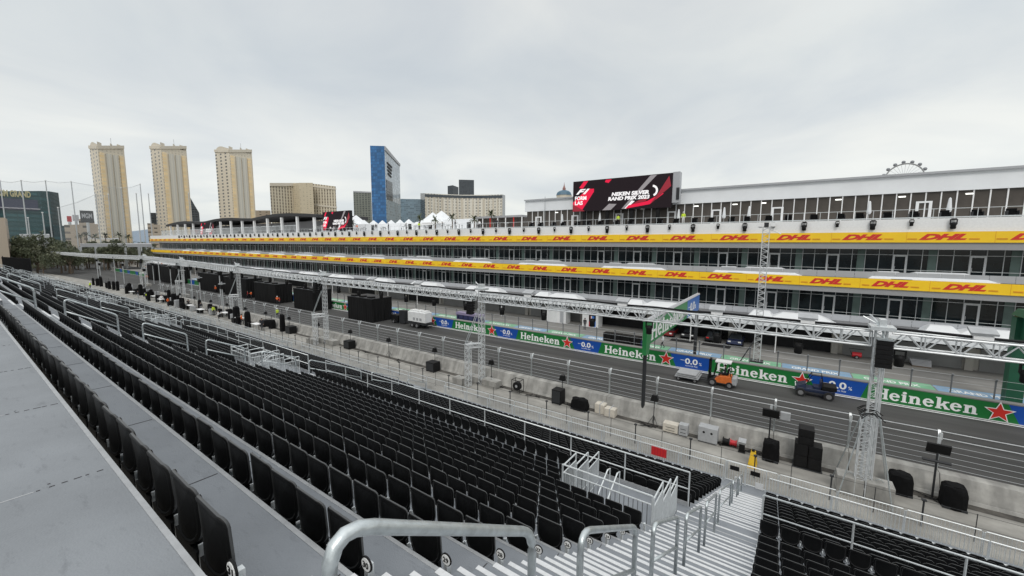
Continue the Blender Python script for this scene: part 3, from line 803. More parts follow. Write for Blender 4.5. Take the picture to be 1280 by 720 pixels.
def dhl(mb, y, z, w, h):
    add_text(mb, 'DHL', (56.98, y, z), YM, ZU, w, h, 0, shear=.45, offset=.06, sx=1)
    for k in range(3):
        mb.box(56.972, 56.99, y + .12 + .0 * k, y + .12 + w * .21, z + h * (.03 + .09 * k), z + h * (.08 + .09 * k), 1)
        mb.box(56.972, 56.99, y - w - .12 - w * .21, y - w - .12, z + h * (.03 + .09 * k), z + h * (.08 + .09 * k), 1)
for nm, z0, z1, per, y_first, w in (('upper', 12.8, 13.87, 6.05, 1.5, 3.35), ('lower', 7.88, 8.94, 5.35, -2.0, 2.95)):
    b = MB(); b.box(56.99, 57.1, Y0, Y1, z0, z1); bn = b.build('banner', 'banner_yellow', pb)
    b = MB(); [b.box(56.984, 56.99, yy - .012, yy + .012, z0 + .01, z1 - .01) for yy in np.arange(y_first + .9 - 6 * per, Y1 - 1, per)]; b.build('seam', 'letter_ochre', bn)
    i0 = int((y_first - 1 - Y0) / per) - 1
    first = None
    for i in range(-i0, 60):
        y = y_first + per * i
        if y > Y1 - 1 or y - w < Y0 + .5 or i > 41: break
        if first is None:
            b = MB(); dhl(b, y, z0 + .26, w, .60); first = (b.build('lettering', ['letter_red', 'letter_ochre'], bn), y)
        else:
            c = first[0].copy(); col.objects.link(c); c.parent = bn; c.location = (0, y - first[1], 0)
# glazed bays, one window per bay on each floor
BAY = 5.74
def bay_mesh(z0, z1):
    """returns builders for glass, frame, door, curtain of a bay spanning y 0..BAY (door at the middle)"""
    g = MB(); g.box(60.0, 60.04, .0, BAY, z0, z1)
    f = MB()
    for k in range(6):
        y = BAY * k / 5
        if k < 5: f.box(59.93, 60.0, y - .028, y + .028, z0, z1)
    for z in (z1 - .62, z0 + .38): f.box(59.945, 59.998, 0, BAY, z - .025, z + .025)
    f.box(59.95, 59.999, 0, BAY, z0, z0 + .07)
    d = MB(); yc = BAY * .5
    for y in (yc - .56, yc + .42): d.box(59.90, 59.96, y, y + .14, z0 + .02, z1 - .62)
    d.box(59.90, 59.96, yc - .42, yc + .42, z1 - .80, z1 - .645); d.box(59.90, 59.96, yc - .42, yc + .42, z0 + .02, z0 + .28)
    d.box(59.87, 59.90, yc + .36, yc + .39, z0 + .9, z0 + 1.25)
    c = MB(); c.box(59.965, 59.992, .06, .70, z0 + .1, z1 - .05)
    return g, f, d, c
protos = {}
rngb = random.Random(3)
for fl, (z0, z1) in enumerate(((9.02, 12.1), (4.02, 7.25))):
    P = None
    for i in range(-6, 43):
        y = 1.61 - BAY / 2 + BAY * i
        if y > Y1 - BAY: break
        if P is None:
            g, f, d, c = bay_mesh(z0, z1)
            def lift(mb): mb.v = [(x, yy_ + y, z) for x, yy_, z in mb.v]; return mb
            w_ = lift(g).build('window', 'glass_dark', pb); fr = lift(f).build('frame', 'mullion', w_); cu = lift(c).build('curtain', 'green_curtain', w_)
            dr = lift(d).build('door', 'door_white', pb); P = (w_, fr, cu, dr, y)
        else:
            dy = y - P[4]
            w2 = P[0].copy(); col.objects.link(w2); w2.parent = pb; w2.location = (0, dy, 0)
            for ch in P[1:3]:
                c2 = ch.copy(); col.objects.link(c2); c2.parent = w2
            d2 = P[3].copy(); col.objects.link(d2); d2.parent = pb; d2.location = (0, dy, 0)
# balcony parapets of grey panels with a top rail
for z in (8.94, 4.0):
    b = MB(); 
    for i in range(-20, 147):
        y = Y0 + 1.65 * (i + 20)
        if y + 1.6 > Y1: break
        b.box(57.5, 57.53, y, y + 1.62, z + .02, z + .72)
    b.build('balcony_panel', 'grey_panel', pb)
    b = MB(); b.tube([(57.52, Y0, z + 1.02), (57.52, Y1, z + 1.02)], .022, 5); b.build('balcony_rail', 'galv_light', pb)
# balcony furniture silhouettes: folded white loungers / stacked frames seen along the rail
for k, i in enumerate(range(-4, 36)):
    y = 4.4 + BAY * i
    for z in ((9.0,) if k % 2 else (9.0, 4.02)):
        b = MB(); b.tube(arc((58.0, y, z + .1), (58.0, y - .3, z + .95), (58.0, y - 1.3, z + .45), 4), .03, 5); b.tube(arc((58.5, y, z + .1), (58.5, y - .3, z + .95), (58.5, y - 1.3, z + .45), 4), .03, 5)
        t = thing('folded_awning', (58.2, y, z), 'bent steel awning arm folded on the balcony, %s bay along the %s glazed floor' % (ORD[k], 'upper' if z > 8 else 'lower'), 'awning frame', 'folded awning arms on the balconies')
        b.build('arm', 'galv_light', t)
        b = MB(); b.box(57.95, 58.55, y - .02, y + .02, z + .1, z + .14); b.build('bracket', 'galv', t)
# white canopies: fabric hips standing above the bands, and the long canopy over the garages
def hip(mb, x0, x1, y0, y1, z0, z1, inset):
    mb.hull([(x0, y0, z0), (x1, y0, z0), (x1, y1, z0), (x0, y1, z0)], [(x0 + (x1 - x0) * .42, y0 + inset, z1), (x0 + (x1 - x0) * .58, y0 + inset, z1), (x0 + (x1 - x0) * .58, y1 - inset, z1), (x0 + (x1 - x0) * .42, y1 - inset, z1)])
k = 0
for i in range(-1, 14):
    for dy, L, hh in ((0, 3.4, .62), (9.2, 7.6, .66)):
        y = -10.5 + 15.2 * i + dy
        if y + L > Y1: continue
        b = MB(); hip(b, 57.15, 59.6, y, y + L, 8.945, 8.945 + hh * 1.25, L * .27)
        t = thing('balcony_canopy', (58.2, y, 8.9), 'white hipped fabric roof above the lower yellow band, %s from the near end' % ORD[k], 'canopy', 'white hipped roofs over the lower balconies'); k += 1
        b.build('roof', 'white_fabric', t)
        b = MB(); b.box(57.12, 57.16, y, y + L, 8.945, 9.0); b.build('hem', 'white_paint', t)
gc = thing('garage_canopy', (56.5, 40, 0), 'long white fabric canopy with hips over the garage doors', 'canopy')
b = MB(); b.hull([(54.6, Y0, 3.05), (59.0, Y0, 3.05), (59.0, Y1, 3.05), (54.6, Y1, 3.05)], [(54.6, Y0, 3.42), (58.7, Y0, 3.62), (58.7, Y1, 3.62), (54.6, Y1, 3.42)]); b.build('edge_band', 'white_fabric', gc)
k = 0
for i in range(-2, 16):
    for dy, L in ((0, 3.4), (9.2, 7.6)):
        y = -14.5 + 15.2 * i + dy
        if y + L > Y1: continue
        b = MB(); hip(b, 54.7, 58.6, y, y + L, 3.5, 4.6, L * .27); b.build('hip', 'white_fabric', gc)
        b = MB(); b.tube([(54.8, y, 0), (54.8, y, 3.1)], .06, 6); b.build('post', 'white_paint', gc) if i % 2 else None
# garages: alternate closed grey shutters and open bays whose interior shade is a black plate, pillars between
DOORS = []
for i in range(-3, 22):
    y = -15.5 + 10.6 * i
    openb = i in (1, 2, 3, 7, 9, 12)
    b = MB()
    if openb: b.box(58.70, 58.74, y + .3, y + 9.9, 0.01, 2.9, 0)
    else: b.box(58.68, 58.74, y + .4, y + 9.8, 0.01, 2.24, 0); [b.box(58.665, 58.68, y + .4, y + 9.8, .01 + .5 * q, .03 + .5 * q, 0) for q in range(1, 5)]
    b.build('garage_bay', 'garage_dark' if openb else 'garage_grey', pb)
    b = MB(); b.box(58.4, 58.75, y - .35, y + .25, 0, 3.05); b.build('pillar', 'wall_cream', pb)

b = MB(); b.box(58.6, 58.66, Y0, Y1, 2.25, 3.04); b.build('canopy_shade', 'garage_dark', pb)  # near-black strip painting the deep shade under the canopy
# rooftop: parapet rail, stage lamps, long pavilion and the big video screen
rp = thing('roof_railing', (57.3, 40, 15.2), 'slender glass and steel railing along the roof terrace edge', 'railing')
b = MB(); b.tube([(57.3, Y0, 16.15), (57.3, Y1, 16.15)], .025, 5); b.tube([(57.3, Y0, 15.3), (57.3, Y1, 15.3)], .06, 5); b.build('rail', 'galv_light', rp)
for i in range(0, 99):
    b = MB(); b.box(57.28, 57.32, Y0 + 1.5 * i - .02, Y0 + 1.5 * i + .02, 15.2, 16.15); b.build('post', 'galv_light', rp)
lampA = None
def lamp_mb(s):
    y_ = MB(); y_.box(-.12 * s, .12 * s, -.16 * s, .16 * s, -.14 * s, 0)
    for q in (-1, 1): y_.box(-.07 * s, .07 * s, q * .21 * s - .03 * s, q * .21 * s + .03 * s, -.52 * s, -.08 * s)
    y_.box(-.08 * s, .08 * s, -.24 * s, .24 * s, -.13 * s, -.07 * s)
    h = MB(); h.lathe((0, 0, -.95 * s), [(.0, 0), (.15 * s, .0), (.2 * s, .06 * s), (.19 * s, .3 * s), (.23 * s, .42 * s), (.18 * s, .58 * s), (.0, .62 * s)], 12)
    return y_, h
def make_lamp(s):
    t = thing('stage_lamp', (0, 0, 0), '', 'stage lamp'); a, h = lamp_mb(s)
    k1 = a.build('yoke', 'black', t, local=True); k2 = h.build('lamp_head', 'black', t, smooth=True, local=True); KIDS[t.name] = [k1, k2]; return t
big, small = make_lamp(1.08), make_lamp(.72)
k = 0
for i in range(-5, 70):
    y = 1.85 + 2.95 * i
    src = big if i % 2 else small
    o = copy_tree(src, (56.95, y, 15.15)) if not (i in (-5, -4)) else src
    o.location = (56.95, y, 15.15)
    o['label'] = 'black stage lamp under the white roof parapet, %s from the near end' % ORD[k]; o['group'] = 'stage lamps along the roof parapet'; k += 1
pv = thing('rooftop_pavilion', (61, 5, 15.2), 'white fabric topped glazed pavilion on the pit building roof', 'pavilion')
PY0, PY1 = -36.0, 39.3
b = MB(); b.hull([(60.4, PY0, 18.15), (78, PY0, 18.15), (78, PY1, 18.15), (60.4, PY1, 18.15)], [(60.5, PY0, 20.0), (78, PY0, 20.0), (78, PY1, 20.0), (60.5, PY1, 20.0)]); b.build('fabric_band', 'white_fabric', pv)
b = MB(); b.hull([(60.2, PY0, 20.0), (78, PY0, 20.0), (78, PY1, 20.0), (60.2, PY1, 20.0)], [(60.2, PY0, 20.12), (66, PY0, 20.9), (66, PY1, 20.9), (60.2, PY1, 20.12)]); b.build('roof', 'white_fabric', pv)
b = MB(); b.box(60.15, 60.2, PY0, PY1, 19.98, 20.2); b.build('gutter', 'grey_panel', pv)
b = MB(); b.box(61.2, 78, PY0, PY1 - .05, 15.2, 18.14); b.build('wall', 'glass_brown', pv)
PW = 1.145
gw = MB(); gw.box(60.62, 60.65, 0, PW, 15.25, 18.15); gm = MB(); gm.box(60.52, 60.68, -.05, .05, 15.22, 18.15)
G = None; i = 0; y = -13.73 - PW * 19
while y < PY1 - PW:
    if G is None:
        gw.v = [(a, b_ + y, c) for a, b_, c in gw.v]; gm.v = [(a, b_ + y, c) for a, b_, c in gm.v]
        w_ = gw.build('window', 'glass_brown', pv); m_ = gm.build('mullion', 'white_paint', w_); G = (w_, m_, y)
    else:
        w2 = G[0].copy(); col.objects.link(w2); w2.parent = pv; w2.location = (0, y - G[2], 0); m2 = G[1].copy(); col.objects.link(m2); m2.parent = w2
    y += PW
for y in (-11.35, 1.67, 8.55, 14.3, 22, 29.5, 36.5):
    b = MB(); b.box(60.46, 60.6, y - .62, y - .38, 15.25, 17.2); b.box(60.46, 60.6, y + .38, y + .62, 15.25, 17.2); b.box(60.46, 60.6, y - .38, y + .38, 17.02, 17.2)
    b.box(60.50, 60.54, y - .38, y + .38, 15.25, 15.5); b.build('door', 'door_white', pv)
for i, y in enumerate((-14.6, -9.6, -4.2, 3.2, 6.4, 11.1, 18.5, 33)):
    b = MB(); b.box(60.54, 60.62, y - .28, y + .28, 17.72, 17.84); b.build('ceiling_light', 'lamp_glow', pv)
for i, y in enumerate((13.6, 35.0)): b = MB(); b.box(60.05, 60.15, y - .03, y + .03, 15.2, 20.5); b.build('downpipe', 'pole_grey', pv)
for k, y in enumerate((-12.9, -6.8, 7.4, 4.6, 13.0, 24.5, 31.0)):
    t = thing('folded_parasol', (58.9, y, 15.2), 'slim white parasol folded shut on the roof terrace, %s from the near end' % ORD[k], 'parasol', 'folded parasols on the roof terrace')
    b = MB(); b.lathe((58.9, y, 15.9), [(.0, 1.45), (.10, 1.35), (.22, .2), (.14, .0), (0, 0)], 8); b.build('cover', 'white_fabric', t)
    b = MB(); b.tube([(58.9, y, 15.2), (58.9, y, 15.95)], .03, 6); b.build('pole', 'pole_grey', t)
    b = MB(); b.box(58.6, 59.2, y - .3, y + .3, 15.2, 15.28); b.build('base', 'dark_metal', t)
rs = random.Random(5)
for k in range(26):
    y = -17 + 2.15 * k + rs.uniform(-.3, .3)
    t = thing('lounge_chair', (58.2, y, 15.2), 'dark outdoor armchair behind the roof railing, %s from the near end' % ORD[k], 'armchair', 'dark armchairs on the roof terrace')
    b = MB(); b.box(57.9, 58.5, y - .33, y + .33, 15.35, 15.62); b.build('seat', 'black_cloth', t)
    b = MB(); b.box(58.42, 58.55, y - .33, y + .33, 15.6, 16.05); b.build('backrest', 'black_cloth', t)
    b = MB(); b.box(57.9, 58.5, y - .38, y - .33, 15.2, 15.82); b.box(57.9, 58.5, y + .33, y + .38, 15.2, 15.82); b.build('armrest', 'dark_metal', t)
def video_screen(x, y0, y1, z0, z1, label, big_):
    t = thing('video_screen', (x, y1, z0), label, 'video screen'); W, H = y1 - y0, z1 - z0
    b = MB(); b.box(x + .02, x + .75, y0, y1, z0, z1); b.build('housing', 'black', t)
    o, ex, ey = (x, y1, z0), YM, ZU
    b = MB(); poly(b, [(0, 0), (W, 0), (W, H), (0, H)], (x + .02, y1, z0), ex, ey, .01); pn = b.build('panel', 'screen_black', t)
    b = MB(); S = lambda p: [(a * W, c * H) for a, c in p]
    L = [0]
    def sh(p, mi): L[0] += .0016; poly(b, S(p), (x + .005, y1, z0), ex, ey, .001, mi, L[0])
    sh([(0, 0), (.10, 0), (.235, .62), (.235, .72), (.16, .72), (0, .30)], 1); sh([(0, 0), (.14, 0), (.0, .24)], 2)
    sh([(.07, .78), (.11, .74), (.17, .98), (.12, .98)], 1); sh([(.35, .90), (.39, .86), (.42, .97), (.36, .97)], 1)
    sh([(.33, 0), (.42, 0), (.48, .18), (.40, .20)], 3); sh([(.53, .02), (.56, .02), (.86, .98), (.80, .98), (.70, .62)], 3); sh([(.56, .02), (.58, .02), (.66, .24), (.63, .26)], 4)
    sh([(.57, .02), (.80, .12), (.93, .42), (.90, .42), (.78, .22), (.60, .12)], 1); sh([(.62, .13), (.76, .22), (.80, .32), (.70, .26)], 2); sh([(.80, .10), (.99, .62), (.97, .92), (.88, .45)], 2)
    for i in range(9):
        a0, a1 = R(-70 + 17 * i), R(-70 + 17 * (i + 1)); cx_, cz_, ra, rb_ = .82, .52, .055, .036
        sh([(cx_ + rb_ * math.cos(a0), cz_ + rb_ * 3.2 * math.sin(a0)), (cx_ + ra * math.cos(a0), cz_ + ra * 3.2 * math.sin(a0)), (cx_ + ra * math.cos(a1), cz_ + ra * 3.2 * math.sin(a1)), (cx_ + rb_ * math.cos(a1), cz_ + rb_ * 3.2 * math.sin(a1))], 4)
    b.build('graphic', ['screen_black', 'screen_red', 'screen_darkred', 'screen_grey', 'screen_white'], pn)
    b = MB()
    add_text(b, 'F1', (x - .03, y1 - .035 * W, z0 + .56 * H), ex, ey, .155 * W, .17 * H, 0, shear=.5, offset=.05)
    add_text(b, 'FORM', (x - .03, y1 - .025 * W, z0 + .37 * H), ex, ey, .13 * W, .13 * H, 0, offset=.04)
    add_text(b, 'LAS', (x - .03, y1 - .025 * W, z0 + .21 * H), ex, ey, .09 * W, .13 * H, 0, offset=.04)
    add_text(b, 'NEKEN SILVER', (x - .03, y1 - .425 * W, z0 + .43 * H), ex, ey, .37 * W, .12 * H, 0, offset=.05, shear=.15)
    add_text(b, 'RAND PRIX 2023', (x - .03, y1 - .39 * W, z0 + .29 * H), ex, ey, .41 * W, .12 * H, 0, offset=.05, shear=.15)
    b.build('lettering', 'screen_white', pn)
    b = MB()
    n = 4 if big_ else 2
    for i in range(n):
        y = y0 + W * (i + .5) / n; b.box(x + .25, x + .6, y - .25, y + .25, 15.2, z0)
    b.build('support', 'black', t)
    if big_:
        b = MB(); b.box(x + .1, x + 1.3, y0 - .9, y0 - .02, z0 + .6, z1 + .1); b.build('end_frame', 'grey_panel', t)
        b = MB(); b.box(x + .0, x + .1, y0 - .95, y0 - .55, z0 + 1.0, z0 + 2.6); b.build('control_box', 'dark_metal', t)
video_screen(58.4, 13.9, 28.9, 17.6, 22.25, 'wide video screen with red graphics mounted before the rooftop pavilion', True)
video_screen(62, 94.5, 107.4, 15.9, 20.9, 'smaller video screen with red graphics beside the white tents', False)
video_screen(62, 184, 198, 14.9, 20.2, 'small distant video screen by the dark roof of the terrace', False)

# far part of the roof terrace: dark canopy, cabins, tents, palms
dc = thing('terrace_roof', (66, 170, 15.2), 'long dark curved roof on white posts at the far end of the terrace', 'canopy')
b = MB()
n = 16
for i in range(n):
    ya, yb = 112 + 132 * i / n, 112 + 132 * (i + 1) / n
    za, zb = 20.2 + 1.1 * abs(math.sin(math.pi * i / 5.3)), 20.2 + 1.1 * abs(math.sin(math.pi * (i + 1) / 5.3))
    b.hull([(63, ya, za - .5), (80, ya, za - .5), (80, yb, zb - .5), (63, yb, zb - .5)], [(63, ya, za + .35), (80, ya, za + .6), (80, yb, zb + .6), (63, yb, zb + .35)])
b.build('roof', 'roof_dark', dc)
for i in range(14):
    b = MB(); b.box(63.2, 63.8, 114 + 9.6 * i, 114.7 + 9.6 * i, 15.2, 20.4); b.build('post', 'white_paint', dc)
b = MB(); b.box(72, 80, 113, 243, 15.2, 19.6); b.build('rear_wall', 'fascia_grey', dc)
for k in range(16):
    y = 118 + 7.6 * k
    t = thing('terrace_fence_panel', (60, y, 15.2), 'pale bar panel standing on the far terrace, %s from the screen' % ORD[k], 'fence panel', 'pale panels on the far terrace')
    b = MB(); baluster_panel(b, (60, y, 15.2), (60, y + 6.9, 15.2), 2.3, gap=.7, r=.06, tr=.07, two=False); b.build('panel', 'galv_light', t)
def tent(x, y, w, zw, zp, lab):
    t = thing('peaked_tent', (x, y, 15.2), lab, 'tent', 'white peaked tents on the terrace')
    b = MB(); b.hull([(x - w, y - w, zw), (x + w, y - w, zw), (x + w, y + w, zw), (x - w, y + w, zw)], [(x - w * .5, y - w * .5, zw + (zp - zw) * .36), (x + w * .5, y - w * .5, zw + (zp - zw) * .36), (x + w * .5, y + w * .5, zw + (zp - zw) * .36), (x - w * .5, y + w * .5, zw + (zp - zw) * .36)])
    b.hull([(x - w * .5, y - w * .5, zw + (zp - zw) * .36), (x + w * .5, y - w * .5, zw + (zp - zw) * .36), (x + w * .5, y + w * .5, zw + (zp - zw) * .36), (x - w * .5, y + w * .5, zw + (zp - zw) * .36)], [(x - .06, y - .06, zp), (x + .06, y - .06, zp), (x + .06, y + .06, zp), (x - .06, y + .06, zp)])
    b.build('roof', 'white_fabric', t)
    b = MB()
    for sx_ in (-1, 1):
        for sy in (-1, 1): b.tube([(x + sx_ * w * .96, y + sy * w * .96, 15.2), (x + sx_ * w * .96, y + sy * w * .96, zw + .1)], .08, 5)
    b.box(x - w, x + w, y - w, y + w, zw - .35, zw - .02); b.build('frame', 'white_paint', t)
for k, (u, v, w) in enumerate(((423, 271, 3.0), (433.5, 273, 2.8), (445, 269, 3.4), (455, 275, 2.4), (467, 275.5, 2.4), (478, 276, 2.2), (541, 265.5, 3.4), (552, 263.5, 3.4), (410, 275, 2.4), (489, 276.5, 2.2), (500, 277, 2.2), (511, 277, 2.2))):
    p = onx(u, v, 72); p.z = max(p.z, 18.8); tent(72, p.y, w, p.z - (2.9 if w > 3 else 2.1), p.z, 'white peaked tent on the roof terrace, %s counted from the small screen' % ORD[k])
def cabin(u0, u1, vt, x, lab):
    a, c = onx(u0, vt, x), onx(u1, vt, x); t = thing('white_cabin', (x, a.y, 15.2), lab, 'cabin', 'white cabins on the terrace')
    ya, yb = min(a.y, c.y), max(a.y, c.y)
    b = MB(); b.box(x, x + 6, ya, yb, 15.2, a.z); b.build('wall', 'white_fabric', t)
    b = MB()
    n = max(2, int((yb - ya) / 4))
    for i in range(1, n): b.box(x - .03, x, ya + (yb - ya) * i / n - .08, ya + (yb - ya) * i / n + .08, 15.2, a.z - .05)
    b.build('seam', 'grey_panel', t)
    b = MB(); b.box(x - .06, x - .02, ya + .8, ya + 2.0, 15.2, 17.3); b.build('door', 'garage_dark', t)
for k, a in enumerate(((401, 430, 281.5), (432, 470, 281), (472, 517, 280), (519, 543, 277.5), (545, 592, 275))): cabin(*a, 68 + .4 * k, 'white walled cabin under the terrace tents, %s from the small screen' % ORD[k])
t = thing('bar_pavilion', (69, 42, 15.2), 'low dark fronted terrace bar with a flat roof beside the white pavilion', 'bar')
a, c = onx(594, 274, 69), onx(652, 274, 69)
b = MB(); b.box(69, 76, c.y, a.y, 18.0, 18.4); b.build('roof', 'fascia_grey', t)
b = MB(); b.box(70, 76, c.y, a.y, 15.2, 18.0); b.build('wall', 'glass_brown', t)
for i in range(7): b = MB(); y = c.y + (a.y - c.y) * i / 6; b.box(69.05, 69.2, y - .08, y + .08, 15.2, 18); b.build('post', 'letter_red' if i % 3 == 1 else 'white_paint', t)
def palm(x, y, z, h, lab, rng, s=1.0, grp='palm trees on the roof terrace'):
    t = thing('palm_tree', (x, y, z), lab, 'palm tree', grp)
    b = MB(); b.tube([(x, y, z), (x + .1, y, z + h * .5), (x + .15, y + .1, z + h)], .16 * s, 7, r1=.10 * s); b.build('trunk', 'bark', t)
    b = MB()
    for k in range(26):
        a = rng.uniform(0, 6.28); el = rng.uniform(-.35, 1.2); L = rng.uniform(1.3, 1.9) * s; pv_ = Vector((x + .15, y + .1, z + h)); prev = pv_; dirv = Vector((math.cos(a) * math.cos(el), math.sin(a) * math.cos(el), math.sin(el)))
        side = Vector((-math.sin(a), math.cos(a), 0)) * .16 * s
        for q in range(4):
            nx = prev + dirv * L / 4; w0, w1 = (1 - abs(q - 1.5) / 2.5), (1 - abs(q - .5) / 2.5) if q < 3 else .05
            b.face([prev - side * w0, prev + side * w0, nx + side * w1, nx - side * w1]); dirv.z -= .32; dirv.normalize(); prev = nx
    b.build('crown', 'leaf_palm', t)
rp_ = random.Random(11)
for k, (u, v) in enumerate(((524, 271), (543.5, 273), (565, 270), (592.5, 272.5), (614, 266), (440, 277), (417, 278))):
    p = onx(u, v, 64); palm(64, p.y, 15.2, p.z - 15.2 - .3, 'small palm tree in the open on the roof terrace, %s counted from the big screen' % ORD[[4, 3, 2, 1, 0, 5, 6][k]], rp_, 1.0)
# ------------------------------------------------------------------ LIGHTING GANTRY over the edge of the track
def box_truss(mb, p, q, w, h, bay, rc=.035, rl=.018, n=5, mi=0):
    p, q = Vector(p), Vector(q); d = (q - p); L = d.length; d /= L
    s = d.cross(Vector((0, 0, 1)))
    if s.length < .1: s = Vector((1, 0, 0)); u = Vector((0, 1, 0))
    else: s.normalize(); u = s.cross(d)
    C = [s * a * w / 2 + u * c * h / 2 for a, c in ((-1, -1), (1, -1), (1, 1), (-1, 1))]
    for c in C: mb.tube([p + c, q + c], rc, 6, mi)
    k = max(1, round(L / bay)); st = L / k
    for i in range(k):
        a, b_, m_ = p + d * st * i, p + d * st * (i + 1), p + d * st * (i + .5)
        for i0, i1 in ((0, 3), (1, 2)):
            mb.tube([a + C[i0], m_ + C[i1]], rl, n, mi, cap=False); mb.tube([m_ + C[i1], b_ + C[i0]], rl, n, mi, cap=False)
            mb.tube([a + C[i0], a + C[i1]], rl, n, mi, cap=False)
        for i0, i1 in ((0, 1), (3, 2)): mb.tube([a + C[i0], b_ + C[i1]], rl, n, mi, cap=False); mb.tube([a + C[i0], a + C[i1]], rl, n, mi, cap=False)
GP = [(26, -33), (26, -3.9), (26, 21.7), (26.3, 46.3), (28.0, 75), (31.3, 113), (33.4, 150), (28.5, 188), (26.3, 245)]
GZ = 7.92
for k in range(len(GP) - 1):
    p, q = Vector((*GP[k], GZ)), Vector((*GP[k + 1], GZ)); d = (q - p).normalized()
    p, q = p + d * .35, q - d * .35
    t = thing('gantry_truss', p, 'horizontal aluminium box truss on towers beside the track, %s span from the near end' % ORD[k], 'truss', 'truss spans along the track')
    b = MB(); box_truss(b, p, q, .62, .72 if k < 4 else 1.0, 1.15, .05 if k < 4 else .075, .032 if k < 4 else .05); b.build('lattice', 'steel_white', t)
    b = MB(); r_ = random.Random(k); m_ = int((q - p).length / 2)
    b.tube([p + (q - p) * i / m_ + Vector((r_.uniform(-.12, .12), 0, .46 + r_.uniform(0, .07))) for i in range(m_ + 1)], .07, 5); b.build('cable_loom', 'black', t)
lampC = make_lamp(.95)
def gantry_at(y):
    for (x0, y0), (x1, y1) in zip(GP, GP[1:]):
        if y <= y1: return x0 + (x1 - x0) * (y - y0) / (y1 - y0)
for k in range(26):
    y = -8.6 + 3.95 * k if k < 16 else -8.6 + 3.95 * 15 + 5.5 * (k - 15)
    o = lampC if k == 0 else copy_tree(lampC)
    o.location = (gantry_at(y), y, GZ - .38); o['label'] = 'black stage lamp hanging below the trackside truss, %s from its near end' % ORD[k]; o['group'] = 'stage lamps hanging from the trackside truss'
for k, y in enumerate((-7.2, -1.0, 9.0, 3.3, 16.5, 29.0, 36.0)):
    t = thing('floodlight', (26, y, GZ + .45), 'flat grey floodlight lying on top of the trackside truss, %s from the near end' % ORD[[0, 1, 3, 2, 4, 5, 6][k]], 'floodlight', 'floodlights on top of the truss')
    b = MB(); b.obox((26, y, GZ + .78), (1, 0, .35), .28, (0, 1, 0), .42, (-.33, 0, .95), .05); b.build('housing', 'grey_case', t)
    b = MB(); b.box(25.8, 26.2, y - .3, y + .3, GZ + .42, GZ + .62); b.build('base', 'white_paint', t)
TOW = [(25.5, -3.84, 0), (26.6, 21.7, 1), (26.6, 46.4, 1), (28.3, 75.3, 1), (31.5, 113.3, 1), (33.4, 150, 1)]
